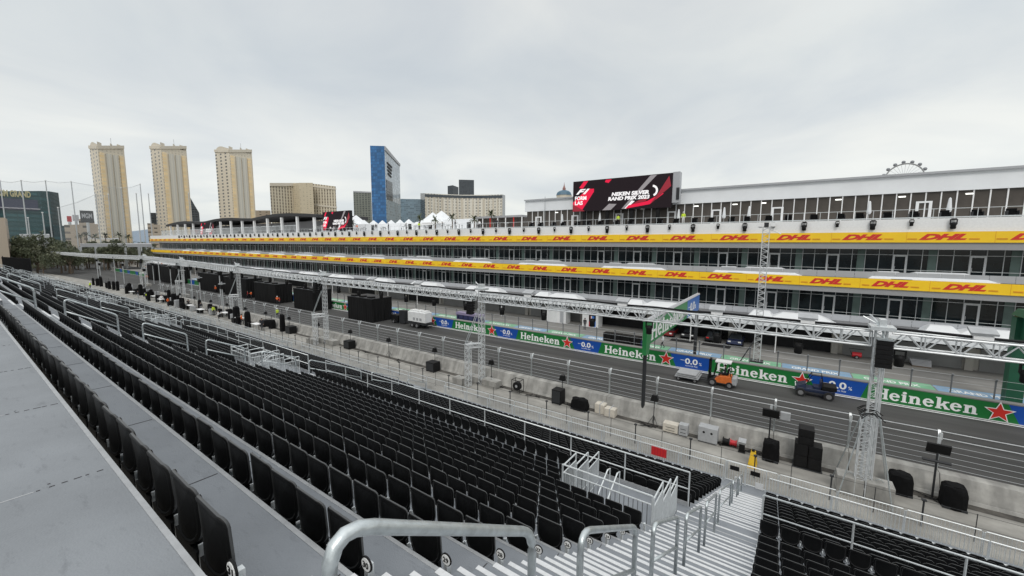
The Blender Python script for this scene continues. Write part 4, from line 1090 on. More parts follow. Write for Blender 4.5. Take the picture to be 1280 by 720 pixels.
for k, (x, y, goal) in enumerate(TOW):
    t = thing('truss_tower', (x, y, 0), 'upright lattice truss tower carrying the trackside gantry, %s from the near end' % ORD[k], 'truss tower', 'truss towers beside the track')
    b = MB(); box_truss(b, (x, y, 0.05), (x, y, 8.5), .40, .40, .5, .032, .015); b.build('mast', 'steel_white', t)
    b = MB(); b.box(x - .45, x + .45, y - .45, y + .45, 8.45, 8.62); b.box(x - .3, x + .3, y - .12, y + .12, 8.6, 8.95); b.tube([(x, y, 8.6), (x - .2, y + .5, 9.15)], .035, 6); b.tube([(x, y, 8.6), (x + .15, y + .7, 9.0)], .03, 6); b.build('head_block', 'galv_light', t)
    if goal:
        b = MB(); box_truss(b, (x - 1.0, y + .7, .05), (x - 1.0, y + .7, 3.75), .40, .40, .5, .035, .018); b.build('outrigger', 'steel_white', t)
        b = MB(); box_truss(b, (x - 1.2, y + .84, 3.6), (x, y, 3.6), .34, .34, .4, .035, .018); b.build('cross_truss', 'steel_white', t)
        b = MB(); b.tube([(x - 1.1, y + .78, 3.8), (x - .1, y + .07, 7.0)], .03, 6); b.tube([(x - 1.1, y + .95, 3.8), (x - .1, y + .24, 7.0)], .03, 6); b.build('brace', 'galv', t)
    else:
        b = MB(); box_truss(b, (x - .35, y + .25, .05), (x - .35, y + .25, 4.1), .40, .40, .5, .028, .013); b.build('outrigger', 'steel_white', t)
        b = MB()
        for dx, dy in ((-1.0, -.9), (-1.0, 1.1), (1.0, -1.0), (.8, 1.2)): b.tube([(x + dx, y + dy, .05), (x + dx * .25, y + dy * .25, 4.3)], .03, 6)
        b.build('brace', 'galv', t)
        b = MB()
        for i in range(8): b.tube(arc((x - .9 + .22 * i, y - .35 + .1 * (i % 3), 4.2 + .1 * (i % 2)), (x - .75 + .2 * i, y + .1, 4.75 - .1 * (i % 3)), (x - .8 + .22 * i, y + .5, 4.15), 4), .022, 5)
        b.build('cable_bundle', 'black', t)
        b = MB(); b.tube([(x + .45, y - .15, .9), (x + .45, y - .15, 8.4)], .05, 6); b.build('lift_pole', 'galv_light', t)
    # ballast blocks
    for j, (dx, dy, sx_, sy) in enumerate(((.15, 1.0, .42, .8) if goal else (-.15, .62, .42, .52), (.15, -1.0, .42, .8) if goal else (-.15, -.50, .42, .52), (-1.0, 1.7, .4, .55))):
        if j == 2 and not goal: continue
        o = thing('ballast_block', (x + dx, y + dy, 0), 'pale concrete ballast block by the %s truss tower, %s of its blocks' % (ORD[k], ORD[j]), 'ballast block', 'ballast blocks of the truss towers')
        hh = .62 if goal else .95
        b = MB(); b.box(x + dx - sx_, x + dx + sx_, y + dy - sy, y + dy + sy, 0, hh); b.build('block', 'concrete_block', o, bevel=.03)
        b = MB(); b.tube(arc((x + dx, y + dy - .15, hh), (x + dx, y + dy, hh + .25), (x + dx, y + dy + .15, hh), 5), .015, 5); b.build('lifting_eye', 'galv', o)
    # hanging loudspeaker array
    o = thing('speaker_array', (x - .1, y - .1, 8.3), 'black loudspeaker array hung on the %s truss tower from the near end' % ORD[k], 'speaker array', 'loudspeaker arrays on the truss towers')
    sx0 = x - .55 if not goal else x - .6; yy = y - .05 if not goal else y + .62; wdt = .30
    for i in range(6):
        b = MB(); z1 = (8.05 if not goal else 7.65) - .215 * i; xo = -.022 * i
        b.hull([(sx0 - .26 + xo, yy - wdt, z1 - .20), (sx0 + .2 + xo, yy - wdt * .8, z1 - .19), (sx0 + .2 + xo, yy + wdt * .8, z1 - .19), (sx0 - .26 + xo, yy + wdt, z1 - .20)], [(sx0 - .26 + xo, yy - wdt, z1), (sx0 + .2 + xo, yy - wdt * .8, z1 - .02), (sx0 + .2 + xo, yy + wdt * .8, z1 - .02), (sx0 - .26 + xo, yy + wdt, z1)])
        b.build('cabinet', 'black', o)
    b = MB(); b.box(sx0 - .3, sx0 + .2, yy - wdt * .9, yy + wdt * .9, (8.05 if not goal else 7.65) + .01, (8.05 if not goal else 7.65) + .09); b.tube([(sx0, yy, (8.1 if not goal else 7.7)), (x, y, 8.5)], .03, 6); b.build('fly_bar', 'galv', o)

# sign gantry across the track on dark posts
def sign_gantry(x0, x1, y, lab, yellow):
    t = thing('sign_gantry', (x0, y, 0), lab, 'gantry')
    W = x1 - x0
    b = MB(); b.tube([(x0, y, 0), (x0, y, 5.3)], .13, 10); b.cyl((x0, y, 0), (0, 0, 1), .26, .25, 10); b.build('post', 'dark_metal', t)
    b = MB()
    if yellow: b.box(x1 + 3.4, x1 + 4.25, y - .45, y + .45, 0, 7.0); b.build('post', 'pillar_green', t)
    else: b.box(x1 + 2.7, x1 + 2.95, y - .15, y + .15, 0, 5.4); b.build('post', 'dark_metal', t)
    b = MB(); ze = 7.1
    # sloping ended panel facing along the track
    b.hull([(x0 - .3, y - .14, 4.7), (x0 + .5, y - .14, 4.7), (x0 + .5, y + .14, 4.7), (x0 - .3, y + .14, 4.7)], [(x0 - .3, y - .14, ze), (x0 + .5, y - .14, ze), (x0 + .5, y + .14, ze), (x0 - .3, y + .14, ze)])
    b.box(x0 + .5, x1 - 3.2 if not yellow else x1 + 3.4, y - .14, y + .14, 5.35, ze); gp_ = b.build('panel', 'pillar_green' if yellow else 'sign_green', t)
    b = MB()
    if not yellow:
        slab_word(b, (x0 + .75, y - .145, 5.55), (1, 0, 0), ZU, 10.6, 1.25); b.build('lettering', 'letter_white', gp_)
        b = MB(); b.box(x1 - 3.19, x1 + 2.9, y - .145, y + .145, 5.35, ze); bp_ = b.build('blue_panel', 'sign_blue', t)
        b = MB(); zero_zero(b, (x1 - 1.9, y - .15, 5.8), (1, 0, 0), ZU, 3.6, 1.4); b.build('lettering', 'letter_white', bp_)
        b = MB(); b.hull([(x0 - .32, y - .2, ze), (x1 + 2.95, y - .2, ze), (x1 + 2.95, y + .2, ze), (x0 - .32, y + .2, ze)], [(x0 - .32, y - .1, ze + .12), (x1 + 2.95, y - .1, ze + .12), (x1 + 2.95, y + .1, ze + .12), (x0 - .32, y + .1, ze + .12)]); b.build('cap', 'grey_panel', t)
    else:
        b.v = []; 
        b = MB(); slab_word(b, (x0 + 3, y + .145, 5.6), (-1, 0, 0), ZU, 10, 1.2); 
        b = MB(); slab_word(b, (x1 - 9.5, y - .145, 5.6), (1, 0, 0), ZU, 10.2, 1.2); b.build('lettering', 'letter_yellow', gp_)
        b = MB(); b.hull([(x0 - .3, y - .5, ze), (x1 + 4.3, y - .5, ze), (x1 + 4.3, y + .5, ze), (x0 - .3, y + .5, ze)], [(x0 - .3, y - .2, ze + .5), (x1 + 4.3, y - .2, ze + .5), (x1 + 4.3, y + .2, ze + .5), (x0 - .3, y + .2, ze + .5)]); b.build('cap', 'pillar_green', t)
sign_gantry(28.0, 44.2, 7.95, 'green and blue sign panel on slim posts spanning the track below the truss', False)
sign_gantry(28.0, 43.9, -15.2, 'dark green sign gantry with yellow letters on a thick green pillar', True)
# lattice mast in the pit lane
t = thing('lattice_mast', (49.3, 2.2, 0), 'tall slender lattice mast with lamps at its head standing in the pit lane', 'mast')
b = MB(); box_truss(b, (49.3, 2.2, 0), (49.3, 2.2, 14.3), .6, .6, .62, .035, .02); b.build('mast', 'steel_white', t)
b = MB(); b.box(48.7, 49.9, 1.6, 2.8, 0, .12); b.tube([(49.3, 2.2, 3), (48.2, 3.6, .1)], .06, 6); b.build('foot', 'dark_metal', t)
b = MB(); b.tube([(49.3, 2.9, 14.3), (49.3, 1.5, 14.3)], .06, 6); b.tube([(49.3, 2.2, 14.3), (49.2, .9, 13.6)], .06, 6); b.build('head_arm', 'white_paint', t)
for dy in (-.6, 0, .6): b = MB(); b.box(48.95, 49.3, 2.0 + dy, 2.4 + dy, 14.35, 14.75); b.build('lamp', 'white_paint' if dy else 'dark_metal', t)

# ------------------------------------------------------------------ EQUIPMENT on the access road
def bundle(x, y, sx_, sy, h, seed, m='black_cloth'):
    """a covered lump: box with sagging sheet"""
    r_ = random.Random(seed); b = MB(); n = 14; rings = []
    for z, s in ((0, 1.05), (.35, 1.04), (.72, 1.0), (.93, .93), (1.0, .7)):
        rings.append([])
        for i in range(n):
            a = 2 * math.pi * i / n; c_, s_ = math.cos(a), math.sin(a); k = 1 / max(abs(c_), abs(s_)) ** .75 * r_.uniform(.92, 1.05)
            rings[-1].append((x + c_ * k * sx_ / 2 * s * .95, y + s_ * k * sy / 2 * s * .95, h * z * r_.uniform(.95, 1.05) if z > 0 else 0.01))
    for r0, r1 in zip(rings, rings[1:]): b.hull(r0, r1, cap=False)
    b.face(rings[-1]); return b
def sub_box(x, y, w, dpt, h, lab):
    t = thing('loudspeaker', (x, y, 0), lab, 'loudspeaker', 'black loudspeakers on the access road')
    b = MB(); b.box(x - dpt / 2, x + dpt / 2, y - w / 2, y + w / 2, .06, h); b.build('cabinet', 'black', t, bevel=.03)
    b = MB(); b.box(x - dpt / 2 - .012, x - dpt / 2, y - w / 2 + .06, y + w / 2 - .06, .14, h - .08); b.build('grille', 'dark_metal', t)
    for s in (-1, 1): b = MB(); b.box(x - dpt / 2, x + dpt / 2, y + s * w * .4 - .04, y + s * w * .4 + .04, 0, .06); b.build('skid', 'tyre', t)
sub_box(26.9, 14.2, .8, .8, 1.15, 'upright black double loudspeaker on the road beside the covered trolley')
sub_box(26.8, 28.0, 1.1, .9, .95, 'square black loudspeaker on the road, first beyond the second truss tower')
sub_box(27.0, 42.2, 1.1, .9, .95, 'square black loudspeaker on the road, first before the third truss tower')
sub_box(27.0, 55.9, 1.2, 1.0, 1.0, 'square black loudspeaker on the road, first beyond the third truss tower')
sub_box(26.9, 63.5, 1.0, 1.0, 1.0, 'square black loudspeaker on the road, second beyond the third truss tower')
sub_box(27.2, 84.0, 1.2, 1.0, 1.1, 'square black loudspeaker on the road, first beyond the fourth truss tower')
t = thing('loudspeaker_stack', (27, -1.7, 0), 'tall stack of black loudspeaker cabinets, two wide with two more on top', 'loudspeaker stack')
for i, (y, z, w, h) in enumerate(((-1.25, .06, .6, .66), (-1.88, .06, .6, .66), (-1.25, .74, .6, .66), (-1.88, .74, .6, .66), (-1.42, 1.42, .7, .42), (-1.42, 1.86, .7, .42))):
    b = MB(); b.box(26.6, 27.4, y - w / 2, y + w / 2, z, z + h); b.box(26.585, 26.6, y - w / 2 + .05, y + w / 2 - .05, z + .05, z + h - .05); b.build('cabinet', 'black', t, bevel=.02)
b = MB(); b.box(26.55, 27.45, -2.25, -.9, 0, .05); b.build('pallet', 'dark_metal', t)
def covered(x, y, sx_, sy, h, seed, lab, m='black_cloth'):
    t = thing('covered_speaker', (x, y, 0), lab, 'covered equipment'); bundle(x, y, sx_, sy, h, seed).build('cover', m, t)
    b = MB(); b.box(x - sx_ * .46, x + sx_ * .46, y - sy * .46, y + sy * .46, .0, .10); b.build('base', 'dark_metal', t)
covered(26.75, .15, .9, .85, 1.15, 1, 'squat black sheeted cabinet between the yellow stand and the loudspeaker stack')
covered(26.85, -5.35, .85, .95, 1.05, 2, 'rounded black sheeted lump tilted beside the ballast of the near truss tower')
covered(26.8, -7.2, .9, .9, 1.1, 3, 'large black sheeted cabinet standing closest to the edge of the picture')
covered(26.8, 12.3, .8, 1.35, .85, 4, 'black sheeted trolley on the road between the loudspeaker and the wrapped cases')
t = thing('wrapped_cases', (27.2, 10.2, 0), 'pale wrapped equipment cases lying on the road by the sign post', 'cases')
b = MB(); b.box(26.7, 27.3, 9.55, 10.35, .0, .62); b.build('case', 'beige_case', t, bevel=.05)
b = MB(); b.box(26.85, 27.5, 10.4, 11.15, .0, .72); b.build('case', 'beige_case', t, bevel=.05)
b = MB(); b.box(26.68, 27.52, 9.9, 9.96, .0, .635); b.box(26.83, 27.52, 10.7, 10.76, 0, .735); b.build('strap', 'grey_case', t)
def cabinet(x, y, w, d_, h, m, lab, name='cabinet', holes=False):
    t = thing('power_cabinet', (x, y, 0), lab, 'cabinet'); b = MB(); b.box(x - d_ / 2, x + d_ / 2, y - w / 2, y + w / 2, .05, h); b.build('body', m, t, bevel=.03)
    b = MB()
    if holes:
        for s in (-.22, .22): b.cyl((x - d_ / 2 - .01, y + s, h * .68), (1, 0, 0), .07, .02, 12)
    else: b.box(x - d_ / 2 - .01, x - d_ / 2, y - w * .3, y + w * .3, h * .3, h * .34); b.box(x - d_ / 2 - .01, x - d_ / 2, y - w * .3, y + w * .3, h * .6, h * .64)
    b.build('vent', 'black', t)
    b = MB(); b.box(x - d_ / 2 + .03, x + d_ / 2 - .03, y - w / 2 + .03, y + w / 2 - .03, 0, .05); b.build('plinth', 'dark_metal', t)
cabinet(27.0, 5.75, .95, .6, .62, 'beige_case', 'pale low case against the barrier beside the sign post')
cabinet(26.95, 4.95, .55, .5, .78, 'grey_case', 'small grey box standing between the pale case and the round holed cabinet')
cabinet(27.0, 3.5, 1.1, .7, 1.0, 'grey_case', 'grey cabinet with two round holes standing on the road', holes=True)
t = thing('cable_drum', (27.1, 2.35, 0), 'heap of dark gear and cable reels on the road beside the grey holed cabinet', 'equipment')
for k, (x, y, r) in enumerate(((27.1, 2.5, .25), (27.2, 2.1, .22))):
    b = MB(); b.cyl((x, y - .18, r), (0, 1, 0), r, .04, 14); b.cyl((x, y + .14, r), (0, 1, 0), r, .04, 14); b.cyl((x, y - .15, r), (0, 1, 0), r * .7, .3, 14); b.build('reel', 'red_paint' if k else 'black', t)
t = thing('lamp_stand', (26.7, 1.6, 0), 'small black lamp with a pale tilted lid on the road beside the yellow stand', 'lamp')
b = MB(); b.box(26.55, 26.85, 1.42, 1.78, 0, .08); b.build('base', 'black', t)
b = MB(); b.box(26.62, 26.66, 1.45, 1.75, .08, .55); b.build('yoke', 'black', t)
b = MB(); b.obox((26.7, 1.6, .68), (1, 0, .4), .17, (0, 1, 0), .2, (-.37, 0, .93), .08); b.build('lamp_head', 'grey_case', t)
t = thing('warning_stand', (25.3, .95, 0), 'yellow folding warning stand on the road by the gate', 'floor sign')
for s in (-1, 1):
    b = MB(); b.hull([(25.3 + s * .28, .72, 0), (25.3 + s * .33, .72, 0), (25.3 + s * .33, 1.18, 0), (25.3 + s * .28, 1.18, 0)], [(25.3 + s * .02, .84, .92), (25.3 + s * .06, .84, .92), (25.3 + s * .06, 1.06, .92), (25.3 + s * .02, 1.06, .92)]); b.build('panel', 'yellow_paint', t)
b = MB(); b.box(25.2, 25.4, .88, 1.02, .90, .97); b.build('hinge', 'black', t)
t = thing('fan_rack', (26.8, 18.0, 0), 'black wheeled frame holding a round fan on the road before the second truss tower', 'fan')
b = MB()
for dx in (-.3, .3):
    for dy in (-.4, .4): b.tube([(26.8 + dx, 18 + dy, .1), (26.8 + dx, 18 + dy, 1.15)], .025, 5)
for z in (.15, 1.15): b.tube([(26.5, 17.6, z), (27.1, 17.6, z), (27.1, 18.4, z), (26.5, 18.4, z), (26.5, 17.6, z)], .025, 5)
b.build('frame', 'black', t)
b = MB(); b.cyl((26.6, 18, .62), (1, 0, 0), .36, .3, 16); b.build('fan_drum', 'black', t)
b = MB(); b.cyl((26.58, 18, .62), (1, 0, 0), .12, .03, 10); b.build('hub', 'grey_case', t)
# lamps on stands along the barrier
def light_stand(x, y, z, lab):
    t = thing('stand_light', (x, y, 0), lab, 'lamp on stand', 'lamps on stands along the concrete barrier')
    b = MB(); b.tube([(x, y, 0), (x, y, z)], .028, 6)
    for a in (0, 2.1, 4.2): b.tube([(x, y, .7), (x + .4 * math.cos(a), y + .4 * math.sin(a), 0.02)], .016, 5)
    b.build('stand', 'dark_metal', t)
    b = MB(); b.hull([(x - .18, y - .24, z - .02), (x + .16, y - .24, z - .02), (x + .16, y + .24, z - .02), (x - .18, y + .24, z - .02)], [(x - .12, y - .15, z + .38), (x + .10, y - .15, z + .38), (x + .10, y + .15, z + .38), (x - .12, y + .15, z + .38)]); b.build('lamp_head', 'black', t)
    b = MB(); b.tube(arc((x, y - .28, z + .1), (x, y - .3, z + .5), (x, y, z + .52), 3), .018, 5); b.build('yoke', 'dark_metal', t)
for k, y in enumerate((7.0, 14.1, 21.2, 28.3, 35.4, 42.5, 49.6, 57, 64, 71, 78, 85, 93, 101, 110)): light_stand(27.35, y, 1.75, 'black lamp on a tripod stand beside the concrete barrier, %s from the sign post' % ORD[k])
def panel_stand(x, y, z, lab, box_):
    t = thing('panel_light', (x, y, 0), lab, 'panel lamp', 'flat panel lamps on stands')
    b = MB(); b.tube([(x, y, 0), (x, y, z)], .045, 6); b.tube([(x, y - .5, z - .45), (x, y + .5, z - .45)], .07, 6) if not box_ else None; b.build('stand', 'dark_metal', t)
    b = MB(); b.obox((x - .05, y, z + .22), (0, 1, 0), .42, (-.3, 0, .95), .26, (.95, 0, .3), .05); b.build('panel', 'black', t)
    b = MB(); b.box(x - .02, x + .05, y - .06, y + .06, z + .45, z + .75); b.build('bracket', 'galv_light', t)
    if box_: b = MB(); b.box(x - .02, x + .22, y - .95, y - .47, z - .02, z + .4); b.build('control_box', 'grey_case', t)
panel_stand(27.3, .3, 2.35, 'dark panel lamp with a grey box beside it on a stand before the debris fence', True)
panel_stand(27.2, -6.6, 2.35, 'dark panel lamp on a stand with a crossbar behind the large sheeted cabinet', False)
r_ = random.Random(21)
for k in range(9):
    x, y = 26.9, (-6.3, .9, 2.9, 7.4, 13.2, 16.4, 20.2, 33, 39)[k]; b = MB()
    pts = [(x + r_.uniform(-.3, .35), y + r_.uniform(-.8, .8), .03 + r_.uniform(0, .1)) for _ in range(9)]
    cv = []
    for i in range(8): cv += arc(pts[i], [(a + c) / 2 + r_.uniform(-.3, .3) * (q < 2) for q, (a, c) in enumerate(zip(pts[i], pts[i + 1]))], pts[i + 1], 4)[:-1]
    b.tube(cv, .02, 5); tag(b.build('cable', 'black'), 'loose black cable coiled on the access road, %s from the near end' % ORD[k], 'cable', 'loose cables on the access road')

# far clutter by the bend: cases, scaffold bits, orange frames
r_ = random.Random(8)
for k in range(22):
    y = 70 + 3.6 * k; x = r_.uniform(25.0, 27.3) + max(0, (y - 110) * .05)
    t = thing('flight_case', (x, y, 0), '%s flight case beside the barrier beyond the third truss tower, %s along' % (('black', 'grey')[k % 2], ORD[k]), 'flight case', 'flight cases beside the barrier')
    w, h = r_.uniform(.5, 1.0), r_.uniform(.7, 1.5)
    b = MB(); b.box(x - .4, x + .4, y - w / 2, y + w / 2, .12, h); b.build('case', 'black' if k % 2 == 0 else 'grey_case', t, bevel=.03)
    b = MB()
    for dx in (-.3, .3):
        for dy in (-.3, .3): b.cyl((x + dx, y + dy * w, .06), (0, 1, 0), .06, .05, 8)
    b.build('castor', 'tyre', t)
for k, (x, y) in enumerate(((40, 176), (44, 190), (47, 172), (50, 200))):
    t = thing('work_platform', (x, y, 0), '%s lifting platform parked on the far tarmac, %s from the gantry' % (('orange', 'grey')[k % 2], ORD[k]), 'work platform')
    b = MB(); b.box(x - 1.2, x + 1.2, y - .7, y + .7, .35, 1.2); b.build('body', 'orange_paint' if k % 2 == 0 else 'grey_case', t)
    for dx in (-.8, .8): b = MB(); b.cyl((x + dx, y - .8, .4), (0, 1, 0), .4, 1.6, 12); b.build('wheels', 'tyre', t)
    b = MB(); b.tube([(x - .8, y, 1.2), (x + .9, y, 2.8), (x - .8, y, 4.3)], .14, 6); b.build('boom', 'orange_paint', t)
    b = MB(); baluster_panel(b, (x - 1.2, y - .5, 4.3), (x + .2, y - .5, 4.3), 1.1, gap=.7); baluster_panel(b, (x - 1.2, y + .5, 4.3), (x + .2, y + .5, 4.3), 1.1, gap=.7); b.build('basket', 'galv_light', t)


r_ = random.Random(31)
for k in range(14):
    y = 78 + 8.5 * k; x = (gantry_at(min(y, 240)) or 26) + r_.uniform(-1.5, 3.5)
    t = thing('light_mast', (x, y, 0), 'slim grey mast with a crossarm by the far track, %s from the camera' % ORD[k], 'mast', 'slim masts along the far track')
    h = r_.uniform(5.5, 8.5); b = MB(); b.tube([(x, y, 0), (x, y, h)], .09, 6); b.build('pole', 'pole_grey', t)
    b = MB(); b.box(x - .5, x + .5, y - .06, y + .06, h - .4, h - .25); b.build('crossarm', 'pole_grey', t)
    b = MB(); b.box(x - .25, x + .25, y - .3, y + .3, h - 1.2, h - .5); b.build('lamp', 'black', t)
for k in range(34):
    y = 58 + 3.3 * k; x = r_.uniform(24.6, 27.0)
    t = thing('sheeted_speaker', (x, y, 0), 'black sheeted cabinet on a stand, %s along beyond the third truss tower' % ORD[k], 'covered equipment', 'black sheeted cabinets along the far barrier')
    h = r_.uniform(1.2, 2.6); bundle(x, y, r_.uniform(.5, .9), r_.uniform(.6, 1.1), h, k + 50).build('cover', 'black_cloth', t)
    b = MB(); b.tube([(x, y, 0), (x, y, h + r_.uniform(.2, .9))], .03, 5); b.build('stand', 'dark_metal', t)
for k in range(10):
    y = 62 + 7.1 * k; x = 25.2 + (k % 3) * .6
    t = thing('work_table', (x, y, 0), 'pale folding table with gear on the access road, %s beyond the third truss tower' % ORD[k], 'table', 'pale tables on the far access road')
    b = MB(); b.box(x - .4, x + .4, y - .9, y + .9, .85, .9); b.build('top', 'white_paint', t)
    for dx, dy in ((-.35, -.8), (.35, -.8), (-.35, .8), (.35, .8)): b = MB(); b.tube([(x + dx, y + dy, 0), (x + dx, y + dy, .85)], .02, 5); b.build('leg', 'galv', t)

# ------------------------------------------------------------------ ON THE TRACK: draped boxes, generator trailer, forklift, buggy
def draped(x0, x1, y0, y1, h, lab, seed):
    t = thing('draped_box', ((x0 + x1) / 2, (y0 + y1) / 2, 0), lab, 'draped box', 'large black draped boxes on the track')
    r_ = random.Random(seed); b = MB(); per = []
    for (xa, ya), (xb, yb) in (((x0, y0), (x1, y0)), ((x1, y0), (x1, y1)), ((x1, y1), (x0, y1)), ((x0, y1), (x0, y0))):
        n = int(max(abs(xb - xa), abs(yb - ya)) / .28)
        for i in range(n): per.append((xa + (xb - xa) * i / n, ya + (yb - ya) * i / n, i % 2))
    cx_, cy_ = (x0 + x1) / 2, (y0 + y1) / 2
    def rg(z, amp): 
        out = []
        for x, y, o in per:
            k = 1 + (amp * (1 if o else -1) + r_.uniform(-amp, amp)) / 3.5; out.append((cx_ + (x - cx_) * k, cy_ + (y - cy_) * k, z))
        return out
    rr = [rg(.03, .06), rg(h * .6, .03), rg(h, .01)]
    b.hull(rr[0], rr[1], cap=False); b.hull(rr[1], rr[2], cap=False); b.face(rr[2]); b.build('drape', 'black_drape', t)
    b = MB(); b.box(x0 - .03, x1 + .03, y0 - .03, y1 + .03, h, h + .08); b.build('top_frame', 'dark_metal', t)
    for i in range(3): b = MB(); y = y0 + (y1 - y0) * (i + .5) / 3; b.box(x0 + .3, x0 + 1.1, y - .5, y + .5, h + .08, h + .32); b.build('motor_case', 'black', t)
draped(38.0, 41.8, 53.0, 59.5, 3.7, 'black draped box standing on the track beside the white generator trailer', 1)
draped(38.2, 41.8, 70.5, 77.5, 3.8, 'black draped box on the track, second in the row behind the trailer', 2)
draped(38.6, 42.0, 85.5, 95, 3.9, 'black draped box on the track, third in the row behind the trailer', 3)
draped(38.6, 42.0, 99, 111, 4.3, 'black draped box on the track, fourth in the row behind the trailer', 4)
draped(38.8, 42.0, 115, 128, 4.5, 'black draped box on the track, fifth in the row behind the trailer', 5)
draped(39.5, 43.0, 148, 162, 5.0, 'black draped box on the track, furthest but one behind the trailer', 6)
draped(39.5, 43.0, 168, 178, 5.0, 'black draped box on the track, last of the row behind the trailer', 7)
def wheel(par, x, y, r, w=.2, side=1):
    b = MB(); b.cyl((x, y - w / 2, r), (0, 1, 0), r, w, 18) if side == 0 else b.tube([(x - w / 2, y, r), (x + w / 2, y, r)], r, 18)
    wo = b.build('wheel', 'tyre', par)
    b = MB(); b.tube([(x - w / 2 - .012, y, r), (x + w / 2 + .012, y, r)], r * .55, 12); b.build('rim', 'rim', wo); return wo
t = thing('generator_trailer', (40.4, 44.8, 0), 'white boxed generator on a twin axle trailer standing on the track', 'trailer')
b = MB(); b.box(39.6, 41.0, 42.9, 46.6, .85, 2.35); b.build('housing', 'trailer_white', t, bevel=.06)
b = MB()
for y in (43.6, 44.3, 45.0): b.box(39.585, 39.6, y, y + .45, 1.1, 1.5)
b.build('vent', 'grey_case', t)
b = MB(); b.box(39.5, 41.1, 42.7, 46.8, .55, .8); b.box(40.2, 40.4, 41.3, 42.7, .6, .72); b.build('chassis', 'dark_metal', t)
for y in (44.4, 45.4): wheel(t, 39.45, y, .38); wheel(t, 41.1, y, .38)
for k in range(3): b = MB(); b.box(39.8, 40.8, 43.1 + 1.2 * k, 43.9 + 1.2 * k, 2.35, 2.55); b.build('roof_box', 'trailer_white', t)
t = thing('air_compressor', (40.7, 50.4, 0), 'dark compact compressor with stacked gear behind the white generator trailer', 'compressor')
b = MB(); b.box(40.0, 41.3, 49.4, 51.0, .3, 1.3); b.build('body', 'black', t, bevel=.05)
b = MB(); b.box(40.2, 41.1, 48.0, 49.3, .1, 2.1); b.build('frame_box', 'dark_metal', t)
wheel(t, 39.9, 50.2, .3)
t = thing('equipment_crate', (44.0, 37.8, 0), 'long dark crate with a lilac lid behind the pit wall boards', 'crate')
b = MB(); b.box(43.3, 44.2, 35.5, 40.1, 0, 2.0); b.build('body', 'navy_case', t)
b = MB(); b.box(43.25, 44.25, 35.4, 40.2, 2.0, 2.35); b.build('lid', 'lilac_lid', t)
b = MB()
for i in range(5): b.box(43.27, 43.3, 35.9 + .95 * i, 35.98 + .95 * i, 0.1, 2.0)
b.build('batten', 'black', t)
t = thing('case_stack', (45.2, 15.6, 0), 'row of black road cases stacked behind the pit wall boards', 'case stack')
for i in range(4):
    for j in range(2): b = MB(); b.box(44.9, 45.8, 13.4 + 1.12 * i, 14.46 + 1.12 * i, .05 + .95 * j, .96 + .95 * j); b.build('case', 'black', t, bevel=.03)
b = MB(); b.box(44.88, 45.82, 12.5, 13.3, 0, 1.5); b.build('trolley', 'navy_case', t)
for k, (y0, m, lab) in enumerate(((28.2, 'trailer_white', 'white service hut before the garages'), (22.8, 'trailer_white', 'white equipment booth with coloured stripe before the garages'))):
    t = thing('service_hut', (55.5, y0, 0), lab + (', further from the mast' if k == 0 else ', closer to the mast'), 'hut')
    b = MB(); b.box(55.4, 57.0, y0, y0 + (3.4, 2.6)[k], 0, 2.6); b.build('wall', m, t)
    b = MB(); b.box(55.37, 55.4, y0 + .4, y0 + 1.0, .1, 2.1); b.build('door', 'sign_blue' if k else 'grey_panel', t)
    b = MB(); b.box(55.37, 55.4, y0 + 1.2, y0 + 1.5, .1, 2.3); b.build('stripe', 'red_paint' if k else 'white_paint', t)
def wheel_x(par, x, y, r, w=.16):           # wheel rolling along Y, axle along X
    return wheel(par, x, y, r, w)
# forklift driving along the track, load plates on the forks
fx, fy = 38.9, 4.3
t = thing('forklift', (fx, fy, 0), 'orange forklift with a white roof guard carrying flat steel plates', 'forklift')
b = MB(); b.hull([(fx - .55, fy - .95, .35), (fx + .55, fy - .95, .35), (fx + .55, fy + .75, .35), (fx - .55, fy + .75, .35)], [(fx - .52, fy - .8, 1.05), (fx + .52, fy - .8, 1.05), (fx + .52, fy + .1, .95), (fx - .52, fy + .1, .95)]); b.build('body', 'orange_paint', t, bevel=.05)
b = MB(); b.box(fx - .55, fx + .55, fy - 1.25, fy - .86, .3, 1.0); b.build('counterweight', 'grey_case', t, bevel=.08)
b = MB(); b.box(fx - .4, fx + .4, fy + .2, fy + .7, .35, .62); b.build('floor', 'dark_metal', t)
b = MB(); b.box(fx - .25, fx + .25, fy - .5, fy - .05, 1.05, 1.15); b.box(fx - .25, fx + .25, fy - .6, fy - .48, 1.1, 1.55); b.build('seat', 'black', t)
for sx_ in (-.48, .48):
    b = MB(); b.tube([(fx + sx_, fy - .8, 1.0), (fx + sx_ * .95, fy - .6, 2.15)], .035, 6); b.tube([(fx + sx_, fy + .62, .6), (fx + sx_ * .95, fy + .35, 2.15)], .035, 6); b.build('guard_post', 'black', t)
b = MB(); b.box(fx - .52, fx + .52, fy - .75, fy + .5, 2.15, 2.24); b.build('roof_guard', 'trailer_white', t)
b = MB()
for sx_ in (-.3, .3): b.box(fx + sx_ - .06, fx + sx_ + .06, fy + .85, fy + 1.0, .1, 2.3)
b.box(fx - .36, fx + .36, fy + .86, fy + .98, 2.2, 2.3); b.box(fx - .36, fx + .36, fy + .86, fy + .98, 1.1, 1.2); b.build('mast', 'black', t)
b = MB(); b.box(fx - .42, fx + .42, fy + 1.0, fy + 1.06, .3, .8)
for sx_ in (-.28, .28): b.box(fx + sx_ - .06, fx + sx_ + .06, fy + 1.06, fy + 2.2, .3, .36)
b.build('fork', 'dark_metal', t)
for yy, r in ((.62, .34), (-.72, .28)):
    for sx_ in (-.55, .55): wheel_x(t, fx + sx_, fy + yy, r, .24)
